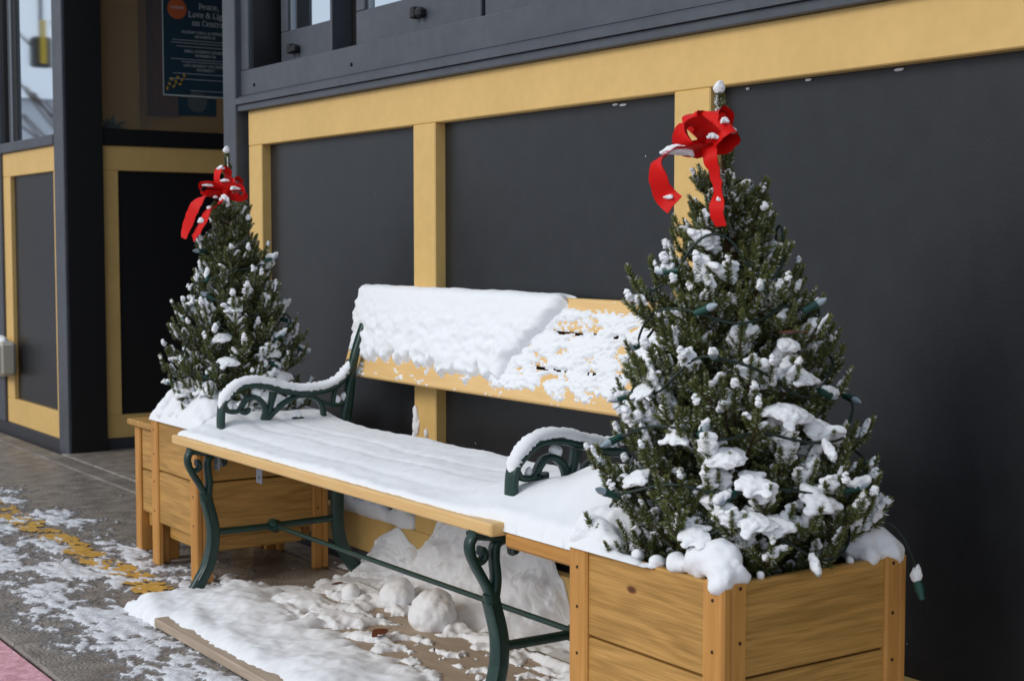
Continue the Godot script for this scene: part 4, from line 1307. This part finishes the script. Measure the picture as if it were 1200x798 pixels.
	for k in 46:
		var x = -4.26 + 0.49 * k / 45.0
		var top = 0.046 + 0.022 * nl.get_noise_1d(x * 0.6) + 0.014 * nl.get_noise_1d(x * 1.7 + 4.0) - 0.024 * exp(-pow((x + 3.94) / 0.03, 2.0))
		top *= sqrt(clamp(min(k, 45 - k) / 4.0, 0.05, 1.0))
		lp.append(Vector3(x, 0.157 + top * 0.42, -0.012 + 0.006 * nl.get_noise_1d(x + 9.0)))
		la.append(top * 0.60)
		lc.append(0.022 + 0.006 * nl.get_noise_1d(x * 1.2 + 20.0))
	tube(lb, lp, la, lc, Vector3(0, 0, 1), 14, 0.9)
	tag(put("snow_on_ledge", lb, M.snow), "snow lodged on the yellow ledge below the charcoal panel", "snow", "", "stuff")
	var mb2 = MB.new()
	for q in [[-3.752, 0.51, 0.3, 0.8], [-3.748, 0.47, 0.42, 1.0], [-3.756, 0.43, 0.3, 1.0], [-3.69, 0.455, 0.18, 0.5], [-3.745, 0.49, 0.3, 0.8]]:
		mb2.add(clumps[int(q[1] * 100) % 3], Transform3D(Basis.IDENTITY.scaled(Vector3(q[2] * 1.3, q[3], 0.35)), Vector3(q[0], q[1], 0.002)))
	tag(put("snow_on_stile", mb2, M.snow), "streak of snow stuck to the yellow stile behind the bench", "snow", "", "stuff")
	# specks of blown snow and grit on the panels
	var sk = MB.new()
	var sg = RandomNumberGenerator.new()
	sg.seed = 4242
	for q in [[-2.83, 1.330, 0.016], [-2.86, 1.333, 0.012], [-2.22, 1.335, 0.010], [-1.98, 1.333, 0.014], [-3.80, 1.334, 0.008], [-2.40, 1.332, 0.006]]:
		sk.add(clumps[2], Transform3D(Basis.IDENTITY.scaled(Vector3(q[2] / 0.034, 0.12, 0.15)), Vector3(q[0], q[1], -0.032)))
	for k in 16:
		var r = sg.randf_range(0.02, 0.05)
		var px = sg.randf_range(-4.7, -1.5)
		if abs(px + 3.70) < 0.09 or abs(px + 2.55) < 0.09: continue
		sk.add(clumps[k % 3], Transform3D(Basis.IDENTITY.scaled(Vector3(r, r * 1.2, r * 0.5)), Vector3(px, 0.2 + 1.1 * pow(sg.randf(), 1.7), -0.0335)))
	tag(put("snow_specks", sk, M.snow), "specks of blown snow stuck to the charcoal panels", "snow", "", "stuff")
	# dead leaves
	var lf = [[Vector3(-3.17, 0.036, 0.45), 0.035, "curled brown leaf on the bare board"], [Vector3(-3.86, 0.004, 0.38), 0.028, "flat brown leaf on the wet slab under the bench"], [Vector3(-3.66, 0.05, 0.31), 0.018, "tiny dark leaf in the snow by the wall"], [Vector3(-1.775, 0.845, 0.455), 0.020, "small russet leaf caught in the branches of the larger spruce"]]
	for q in lf:
		var b = MB.new()
		var L: float = q[1]
		var pr = []
		for s in 7:
			var f = s / 6.0
			pr.append(Vector3((f - 0.5) * L * 2.0, 0.006 + L * 0.5 * pow(f - 0.4, 2.0), 0.004 * sin(f * 6.0)))
		var wv = []
		for s in 7: wv.append(Vector3(0, 0.35, 1))
		var base = b.v.size()
		for s in 7:
			var w = L * 0.62 * sin(PI * (s + 0.35) / 6.7)
			for e in [-1.0, 0.0, 1.0]:
				b.vert(pr[s] + Vector3(0, abs(e) * w * 0.45, e * w), Vector3(0, 1, 0.1 * e).normalized())
		for s in 6:
			for e in 2:
				b.quad(base + s * 3 + e, base + s * 3 + e + 1, base + s * 3 + e + 4, base + s * 3 + e + 3)
		tube(b, [pr[6], pr[6] + Vector3(L * 0.5, 0.0, 0.004)], 0.0008, 0.0006, null, 5)
		var o = put("dead_leaf", b, M.leaf_brown)
		o.position = q[0]
		o.rotation.y = q[1] * 60.0
		tag(o, q[2], "leaf")

# ------------------------------------------------------------------ bows
func bow(called_label: String, at: Vector3, sc: float, kind: int):
	var t = thing("ribbon_bow", called_label, "bow", at, "red ribbon bows on the spruces")
	# local frame: a to the right along the facade view, up, f towards the street
	var f = Vector3(0.80, 0, 0.60).normalized()
	var a = Vector3.UP.cross(f).normalized()
	if a.dot(Vector3(0.56, 0, -0.83)) < 0: a = -a
	var U = Vector3.UP
	var L = func(q: Array) -> Vector3: return (a * q[0] + U * q[1] + f * q[2]) * sc
	var strip = func(nm: String, list: Array, wdirs: Array, width: float):
		var pts = []
		for q in list: pts.append(L.call(q))
		var cv = curve(pts, 6)
		var wd = []
		for k in cv.size():
			var g = float(k) / (cv.size() - 1) * (wdirs.size() - 1)
			var gi = min(int(g), wdirs.size() - 2)
			var w0: Vector3 = L.call(wdirs[gi])
			var w1: Vector3 = L.call(wdirs[gi + 1])
			wd.append(w0.lerp(w1, g - gi).normalized())
		var b = MB.new()
		ribbon(b, cv, wd, width * sc)
		put(nm, b, M.ribbon, t)
	var wide = 0.046
	# loops: out from the knot and back
	if kind == 0:
		strip.call("loop", [[0, 0, 0.01], [0.012, 0.022, 0.035], [0.032, 0.032, 0.03], [0.040, 0.018, 0.01], [0.025, 0.0, 0.0], [0, -0.004, 0.0]], [[0.3, -0.6, 0.7], [0.5, -0.7, 0.4], [0.2, -0.8, 0.6]], wide)
		strip.call("loop", [[0, 0, 0.01], [-0.012, 0.024, 0.03], [-0.034, 0.026, 0.03], [-0.044, 0.006, 0.015], [-0.028, -0.010, 0.005], [0, -0.004, 0.0]], [[0.2, 0.5, 0.8], [0.5, 0.4, 0.8], [0.2, 0.7, 0.6]], wide)
		strip.call("loop", [[0, 0, 0.0], [-0.006, 0.030, 0.012], [0.004, 0.052, 0.012], [0.022, 0.048, 0.0], [0.016, 0.022, -0.01], [0, 0, -0.005]], [[0.7, 0.0, 0.7], [0.8, 0.2, 0.6], [0.7, 0.0, 0.7]], wide)
		strip.call("loop", [[0, 0, 0.0], [-0.026, 0.03, 0.0], [-0.030, 0.050, -0.01], [-0.012, 0.048, -0.02], [0, 0.01, -0.01]], [[0.5, 0.0, 0.9], [0.6, 0.3, 0.8], [0.5, 0.0, 0.9]], wide * 0.85)
		strip.call("tail", [[0, -0.006, 0.01], [-0.03, -0.012, 0.02], [-0.062, -0.016, 0.025], [-0.086, -0.036, 0.022], [-0.086, -0.064, 0.015], [-0.074, -0.090, 0.01], [-0.058, -0.106, 0.02]], [[0.0, 0.2, 1.0], [0.0, 0.3, 1.0], [0.5, 0.3, 0.8], [0.8, 0.3, 0.5], [0.9, 0.5, 0.2]], 0.038)
		strip.call("tail", [[0.0, -0.006, 0.02], [0.000, -0.030, 0.035], [0.010, -0.060, 0.034], [0.014, -0.092, 0.032], [0.012, -0.118, 0.034], [0.020, -0.142, 0.03]], [[0.9, 0.2, 0.3], [0.7, 0.0, 0.7], [0.35, 0.0, 0.9], [0.8, 0.0, 0.5], [0.5, 0.1, 0.8]], 0.028)
	else:
		strip.call("loop", [[0, 0, 0.01], [0.02, 0.014, 0.03], [0.054, 0.012, 0.03], [0.060, -0.012, 0.02], [0.03, -0.016, 0.01], [0, -0.002, 0.0]], [[0.0, 0.7, 0.7], [0.1, 0.7, 0.7], [0.0, 0.7, 0.7]], wide * 0.8)
		strip.call("loop", [[0, 0, 0.01], [-0.03, 0.020, 0.03], [-0.064, 0.022, 0.03], [-0.068, 0.0, 0.02], [-0.03, -0.004, 0.01], [0, -0.002, 0.0]], [[0.0, 0.6, 0.8], [0.1, 0.6, 0.8], [0.0, 0.6, 0.8]], wide * 0.75)
		strip.call("loop", [[0, 0, 0.0], [0.022, 0.030, 0.012], [0.030, 0.045, 0.012], [0.046, 0.034, 0.0], [0.036, 0.010, 0.0], [0, 0, 0]], [[0.6, 0.0, 0.8], [0.6, 0.3, 0.8], [0.6, 0.0, 0.8]], wide * 0.9)
		strip.call("loop", [[0, 0, 0.0], [-0.026, 0.040, 0.006], [-0.014, 0.078, 0.006], [0.006, 0.062, -0.006], [0.004, 0.026, -0.006], [0, 0, 0]], [[0.7, 0.1, 0.7], [0.8, 0.2, 0.6], [0.7, 0.1, 0.7]], wide * 0.8)
		strip.call("tail", [[-0.01, -0.004, 0.01], [-0.05, -0.012, 0.03], [-0.085, -0.040, 0.035], [-0.105, -0.075, 0.03], [-0.124, -0.120, 0.02], [-0.132, -0.146, 0.018]], [[0.4, 0.5, 0.8], [0.8, 0.3, 0.5], [0.9, -0.2, 0.4], [0.8, -0.3, 0.5], [0.5, -0.2, 0.8]], 0.040)
		strip.call("tail", [[0.0, -0.008, 0.02], [-0.014, -0.040, 0.04], [-0.045, -0.062, 0.045], [-0.066, -0.098, 0.04], [-0.088, -0.132, 0.035], [-0.098, -0.150, 0.03]], [[0.8, 0.2, 0.5], [0.7, 0.4, 0.6], [0.8, 0.0, 0.5], [0.6, -0.3, 0.7], [0.5, -0.1, 0.8]], 0.034)
	var kb = MB.new()
	var kk = snow_lump([[Vector3(0, 0, 0.012), 0.009], [Vector3(0.004, 0.006, 0.014), 0.007]], 0.003, 0.004, 0.001, 50.0, 2)
	kb.add(kk, Transform3D(Basis(a, U, f) * Basis.from_scale(Vector3.ONE * sc), Vector3.ZERO))
	put("knot", kb, M.ribbon, t)
	# snow lying on the loops and tails
	var sb = MB.new()
	var pads = [[-0.054, -0.013, 0.024, 0.8, 0.5], [0.024, 0.036, 0.03, 0.35, 0.3], [0.002, 0.010, 0.035, 0.32, 0.3], [-0.066, -0.092, 0.014, 0.35, 0.25], [0.016, -0.096, 0.034, 0.22, 0.3], [0.038, 0.020, 0.022, 0.3, 0.3]]
	if kind == 1:
		pads = [[0.034, 0.012, 0.03, 0.75, 0.32], [-0.046, 0.021, 0.03, 0.6, 0.28], [-0.012, 0.078, 0.006, 0.42, 0.4], [0.0, 0.036, 0.012, 0.5, 0.3], [0.002, -0.018, 0.034, 0.45, 0.6], [-0.040, -0.050, 0.048, 0.4, 0.3], [-0.070, -0.090, 0.044, 0.35, 0.5], [-0.026, -0.016, 0.03, 0.3, 0.3]]
	for q in pads:
		sb.add(clumps[3 + int(abs(q[0]) * 1000) % 5], Transform3D(Basis(a, U, f) * Basis(Vector3.UP, q[0] * 50.0) * Basis.from_scale(Vector3(q[3] * 0.75, q[4] * 0.75, q[3] * 0.5)), L.call(q)))
	put("snow", sb, M.snow, t).set_meta("kind", "stuff")

# ------------------------------------------------------------------ across the street, seen in the window panes
func build_far():
	var bb = thing("brick_building", "red brown brick building down the street, mirrored in the bay window", "building", Vector3(-34, -0.13, 3.6))
	bx("wall", Vector3(-6, 0, -6), Vector3(0, 10, 3.2), M.brick, bb, 0.02)
	bx("roof", Vector3(-6.1, 10, -6.1), Vector3(0.15, 10.3, 3.35), M.trim, bb, 0.02)
	for k in 3:
		for j in 2:
			var w = bx("window", Vector3(-0.02, 1.5 + j * 3.2, -4.6 + k * 2.2), Vector3(0.05, 3.3 + j * 3.2, -3.5 + k * 2.2), M.trim, bb, 0.01)
			bx("pane", Vector3(0.051, 1.6 + j * 3.2, -4.5 + k * 2.2), Vector3(0.055, 3.2 + j * 3.2, -3.6 + k * 2.2), M.mirror, w, 0.001)
	var wb = thing("white_building", "pale clapboard house far down the street, mirrored in the bay window", "building", Vector3(-62, -0.13, 16.0))
	bx("wall", Vector3(-8, 0, -6), Vector3(0, 7, 6), M.white_wall, wb, 0.02)
	var rb = MB.new()
	var g0 = Vector3(0.3, 7, -6.3)
	rb.face([Vector3(0.3, 7, -6.3), Vector3(0.3, 7, 6.3), Vector3(-4, 10, 6.3), Vector3(-4, 10, -6.3)], Vector3(0.57, 0.82, 0), [])
	rb.face([Vector3(-8.3, 7, -6.3), Vector3(-8.3, 7, 6.3), Vector3(-4, 10, 6.3), Vector3(-4, 10, -6.3)], Vector3(-0.57, 0.82, 0), [])
	rb.face([Vector3(0.3, 7, 6.3), Vector3(-8.3, 7, 6.3), Vector3(-4, 10, 6.3)], Vector3(0, 0, 1), [])
	rb.face([Vector3(0.3, 7, -6.3), Vector3(-8.3, 7, -6.3), Vector3(-4, 10, -6.3)], Vector3(0, 0, -1), [])
	put("roof", rb, M.snow, wb)
	for k in 4:
		bx("window", Vector3(-0.02, 2.0, -5 + k * 2.8), Vector3(0.04, 4.0, -3.9 + k * 2.8), M.trim, wb, 0.01)
	var ts = thing("traffic_signal", "black and yellow traffic signal hanging from a mast arm over the street", "traffic signal", Vector3(-26.5, -0.13, 4.2))
	var pm = MB.new()
	tube(pm, [Vector3(0, 0, 0), Vector3(0, 6.4, 0)], [0.11, 0.08], [0.11, 0.08], null, 12)
	put("pole", pm, M.trim, ts)
	var am = MB.new()
	tube(am, [Vector3(0, 6.2, 0), Vector3(0, 6.5, 4.5)], [0.06, 0.04], [0.06, 0.04], null, 10)
	put("mast_arm", am, M.trim, ts)
	bx("housing", Vector3(-0.15, 4.2, 1.36), Vector3(0.12, 4.72, 1.70), M.black, ts, 0.04)
	bx("side_stripe", Vector3(0.12, 4.25, 1.48), Vector3(0.14, 5.0, 1.58), M.signal_yellow, ts, 0.005)
	bx("hanger", Vector3(-0.03, 4.72, 1.5), Vector3(0.03, 6.32, 1.56), M.black, ts, 0.005)
	var bt = thing("bare_tree", "leafless street tree mirrored in the bay window", "tree", Vector3(-29.5, -0.13, 7.7))
	var tk = MB.new()
	tube(tk, [Vector3(0, 0, 0), Vector3(0.1, 2.2, -0.1), Vector3(0.0, 4.5, 0.1)], [0.16, 0.12, 0.07], [0.16, 0.12, 0.07], null, 10)
	put("trunk", tk, M.bark, bt)
	var cr = MB.new()
	for k in 26:
		var y = 2.0 + rng.randf() * 2.6
		var a = rng.randf() * TAU
		var r = rng.randf_range(1.2, 2.6)
		var p0 = Vector3(0.05, y, 0)
		var p1 = p0 + Vector3(cos(a) * r * 0.5, r * 0.2, sin(a) * r * 0.5)
		var p2 = p0 + Vector3(cos(a) * r, r * 0.65, sin(a) * r)
		tube(cr, curve([p0, p1, p2], 4), 0.022, 0.022, null, 5)
	put("crown", cr, M.bark, bt)

# ------------------------------------------------------------------ main
func _ready():
	rng.seed = 20
	# camera
	var cam = Camera3D.new()
	cam.name = "camera"
	add_child(cam)
	var a = deg_to_rad(34.291)
	var p = deg_to_rad(3.714)
	cam.position = Vector3(0, 1.0, 2.22)
	var fw = Vector3(-cos(a) * cos(p), -sin(p), -sin(a) * cos(p))
	cam.look_at(cam.position + fw, Vector3.UP)
	var lens = CameraAttributesPhysical.new()
	lens.frustum_focal_length = 52.8
	lens.frustum_focus_distance = 3.3
	lens.frustum_near = 0.05
	lens.frustum_far = 800.0
	lens.exposure_aperture = 8.0
	cam.attributes = lens
	cam.fov = 25.60
	cam.near = 0.05
	cam.far = 800.0
	cam.current = true
	# overcast daylight
	var we = WorldEnvironment.new()
	we.name = "environment"
	var env = Environment.new()
	env.background_mode = Environment.BG_SKY
	var sky = Sky.new()
	var sm = ProceduralSkyMaterial.new()
	sm.sky_top_color = Color(0.82, 0.87, 0.935)
	sm.sky_horizon_color = Color(0.87, 0.90, 0.94)
	sm.sky_curve = 0.2
	sm.ground_horizon_color = Color(0.70, 0.71, 0.73)
	sm.ground_bottom_color = Color(0.45, 0.45, 0.46)
	sm.sun_angle_max = 1.0
	sky.sky_material = sm
	env.sky = sky
	env.background_energy_multiplier = 1.0
	env.tonemap_mode = Environment.TONE_MAPPER_LINEAR
	env.tonemap_exposure = 0.97
	env.sdfgi_enabled = true
	env.ssao_enabled = true
	env.ssil_enabled = true
	we.environment = env
	add_child(we)
	var sun = DirectionalLight3D.new()
	sun.name = "sun"
	add_child(sun)
	sun.light_energy = 0.5
	sun.light_angular_distance = 25.0
	sun.light_color = Color(1.0, 0.99, 0.975)
	sun.shadow_enabled = true
	sun.look_at_from_position(Vector3(-4.0, 3.6, 6.0), Vector3(-3, 0, 0), Vector3.UP)

	make_materials()
	print("materials ", Time.get_ticks_msec())
	build_ground()
	build_shop()
	print("shop ", Time.get_ticks_msec())
	# snow shapes: 0-2 small caps, 3-7 draped pads (about 7 cm)
	clumps.append(snow_lump([[Vector3(0, 0, 0), 0.022], [Vector3(0.008, -0.006, 0.004), 0.018]], 0.006, 0.008, 0.006, 30.0, 1))
	clumps.append(snow_lump([[Vector3(0, 0, 0), 0.021], [Vector3(-0.01, -0.006, 0.006), 0.019], [Vector3(0, 0.01, 0), 0.013]], 0.006, 0.007, 0.007, 30.0, 2))
	clumps.append(snow_lump([[Vector3(0.006, 0, 0), 0.020], [Vector3(-0.014, -0.004, 0.0), 0.018], [Vector3(0, -0.006, 0.012), 0.014]], 0.006, 0.007, 0.007, 30.0, 3))
	for k in 5:
		var rg = RandomNumberGenerator.new()
		rg.seed = 300 + k
		var balls = [[Vector3(0, 0.002, 0), 0.017], [Vector3(0.012, 0, 0.006), 0.013], [Vector3(-0.012, 0.0, 0.004), 0.014]]
		for q in 6:
			var aa = rg.randf_range(-1.7, 1.7) + (PI if q >= 4 else 0.0)
			var slope = rg.randf_range(0.1, 0.6)
			var len = rg.randf_range(0.022, 0.048)
			var bend = rg.randf_range(-0.5, 0.5)
			for w in 4:
				var r = len * (w + 1) / 4.0
				var a3 = aa + bend * w * 0.25
				balls.append([Vector3(sin(a3) * r, -slope * r * r / 0.05 + rg.randf_range(-0.002, 0.003), cos(a3) * r), lerp(0.013, 0.009, w / 3.0) * rg.randf_range(0.8, 1.25)])
		clumps.append(snow_lump(balls, 0.0038, 0.004, 0.006, 42.0, 40 + k))
	# crumbly ridges as long as a shoot, to lie on its upper side
	for k in 6:
		var rg = RandomNumberGenerator.new()
		rg.seed = 700 + k
		var balls = []
		var m = 6 + k % 3
		for q in m:
			var f = (q + rg.randf_range(-0.2, 0.2)) / (m - 1)
			var r = lerp(0.0038, 0.0074, sin(PI * clamp(f * 0.85 + 0.12, 0.0, 1.0))) * rg.randf_range(0.75, 1.15)
			balls.append([Vector3(rg.randf_range(-0.004, 0.004), f * 0.050, rg.randf_range(-0.001, 0.005)), r])
		frost.append(snow_lump(balls, 0.0032, 0.0028, 0.0034, 80.0, 720 + k))
	print("clumps ", Time.get_ticks_msec())

	var scb = MB.new()
	lathe(scb, [[0.0, 0.0035], [0.0012, 0.003]], Vector3.ZERO, Vector3(0, 0, 1), 8)
	screw_mesh = scb.mesh()
	planter("wooden_planter", "stained wooden planter box with corner strips, holding the larger spruce", -2.157, -1.744, 0.195, 0.625, 0.46, "wooden planter boxes")
	planter("wooden_planter", "stained wooden planter box with corner strips, holding the far spruce by the entry", -4.462, -4.10, 0.11, 0.54, 0.462, "wooden planter boxes")
	var lb = thing("low_wooden_box", "low lidded wooden box pushed against the far planter", "box", Vector3(-4.58, 0, 0.31))
	bx("lid", Vector3(-0.135, 0.412, -0.2), Vector3(0.112, 0.432, 0.215), M.planter[0], lb, 0.004)
	for q in [[0.135, 0.27], [0.274, 0.408]]:
		bx("side_board", Vector3(-0.07, q[0], 0.17), Vector3(0.10, q[1], 0.188), M.planter[1], lb, 0.003)
		bx("side_board", Vector3(-0.115, q[0], -0.17), Vector3(-0.10, q[1], 0.16), M.planter[2], lb, 0.003)
	bx("bottom_rail", Vector3(-0.07, 0.085, 0.15), Vector3(0.10, 0.128, 0.168), M.planter[1], lb, 0.003)
	for q in [[-0.12, 0.15], [0.05, 0.13], [-0.12, -0.19], [0.05, -0.19]]:
		bx("leg", Vector3(q[0], 0.0, q[1]), Vector3(q[0] + 0.045, 0.411, q[1] + 0.045), M.strip, lb, 0.004)
	var fb = thing("filler_board", "short wooden board bridging the gap between bench and planter", "board", Vector3(-2.285, 0.406, 0.582))
	bx("board", Vector3(-0.118, 0.0, -0.028), Vector3(0.125, 0.032, 0.018), M.strip, fb, 0.006)
	build_bench()
	print("bench ", Time.get_ticks_msec())

	for k in 3:
		sprigs.append(sprig(400 + k, 0.052, 175, 0.0130, 0.05).mesh())
	sprigs.append(sprig(410, 0.052, 175, 0.0130, 0.40).mesh())
	var cam_dir = 0.94
	var profR = [[0.0, 0.195], [0.05, 0.222], [0.12, 0.226], [0.20, 0.215], [0.32, 0.185], [0.44, 0.155], [0.56, 0.088], [0.67, 0.058], [0.76, 0.026], [0.84, 0.006]]
	var profL = [[0.0, 0.18], [0.05, 0.205], [0.14, 0.195], [0.27, 0.175], [0.40, 0.135], [0.55, 0.085], [0.66, 0.055], [0.75, 0.024], [0.84, 0.006]]
	var leanR = Vector3(0.56, 0, -0.83) * -0.034
	var leanL = Vector3(0.56, 0, -0.83) * -0.026
	var spotR = [[0.20, 0.75, 0.95, 1.1, 3], [0.16, 0.95, 1.0, 1.0, 4], [0.13, 1.5, 0.95, 1.2, 5], [0.09, 1.15, 1.0, 0.95, 6], [0.24, 1.7, 0.9, 1.2, 3], [0.27, 1.35, 0.95, 1.1, 7], [0.07, 0.5, 1.0, 0.9, 4], [0.10, 0.95, 1.04, 1.0, 7], [0.33, 1.6, 0.9, 0.9, 5], [0.38, 1.5, 0.9, 0.8, 3], [0.15, -0.1, 0.95, 0.9, 6], [0.30, -0.2, 0.95, 0.9, 4], [0.23, 0.3, 0.95, 0.8, 5]]
	var spotL = [[0.10, 0.0, 0.95, 1.0, 3], [0.12, 0.6, 0.95, 1.0, 5], [0.09, 1.7, 0.95, 1.3, 4], [0.15, 2.0, 0.95, 1.2, 6], [0.20, 1.0, 0.95, 0.9, 7], [0.27, 0.9, 0.95, 0.9, 3], [0.36, 1.1, 0.95, 0.8, 5], [0.22, 1.9, 0.9, 0.9, 3]]
	spruce("larger dense spruce with a red bow, in the planter away from the entry", "clumps of snow caught on the branches of the larger spruce", Vector3(-1.95, 0.44, 0.41), leanR, 0.835, profR, 77, 390, 1.0, spotR)
	spruce("narrow spruce with a red bow, in the planter by the entry", "clumps of snow caught on the branches of the spruce by the entry", Vector3(-4.27, 0.44, 0.33), leanL, 0.848, profL, 78, 310, 1.15, spotL)
	print("trees ", Time.get_ticks_msec())
	string_lights("green string lights with snowy bulbs wound round the larger spruce", Vector3(-1.95, 0.44, 0.41), leanR, 0.835, profR, 501, 5.5)
	string_lights("green string lights with snowy bulbs wound round the spruce by the entry", Vector3(-4.27, 0.44, 0.33), leanL, 0.848, profL, 502, 5.0)
	# loose plug hanging over the planter rim
	var pl = thing("light_plug", "green plug end of the string lights hanging over the planter corner", "plug", Vector3(-1.735, 0.47, 0.22))
	var wb = MB.new()
	tube(wb, curve([Vector3(-0.06, 0.0, 0.03), Vector3(-0.035, 0.05, 0.025), Vector3(0.0, 0.035, 0.01), Vector3(0.02, -0.01, -0.004), Vector3(0.026, -0.05, -0.012)], 7), 0.002, 0.002, null, 6)
	put("wire", wb, M.wire, pl)
	var pb = MB.new()
	lathe(pb, [[-0.010, 0.005], [-0.005, 0.0085], [0.009, 0.0085], [0.014, 0.0065], [0.024, 0.0055]], Vector3(0.027, -0.058, -0.012), Vector3(0.3, -1, -0.1), 10)
	put("plug", pb, M.socket, pl)
	var tb = MB.new()
	for k in 4:
		var pts = []
		for s in 9:
			var an = s / 8.0 * TAU * 0.9 + k
			pts.append(Vector3(-0.075 + 0.022 * cos(an), 0.0 + 0.006 * k + 0.010 * sin(an * 2.0), 0.06 + 0.018 * sin(an)))
		tube(tb, curve(pts, 3), 0.002, 0.002, null, 6)
	put("coil", tb, M.wire, pl)
	var ps = MB.new()
	ps.add(clumps[1], Transform3D(Basis.IDENTITY.scaled(Vector3(0.35, 0.6, 0.35)), Vector3(0.024, -0.038, -0.012)))
	put("snow_cap", ps, M.snow, pl)
	bow("red ribbon bow with a curling tail near the tip of the larger spruce", Vector3(-1.95, 1.165, 0.41) + leanR * 0.8 + Vector3(0.026, 0.006, 0.058), 1.0, 0)
	bow("red ribbon bow with two long drooping tails on the spruce by the entry", Vector3(-4.27, 1.15, 0.33) + leanL * 0.8 + Vector3(0.045, 0.004, 0.03), 0.95, 1)
	build_bench_snow()
	build_planter_snow()
	print("snow ", Time.get_ticks_msec())
	build_ground_snow()
	build_far()
	print("done ", Time.get_ticks_msec())
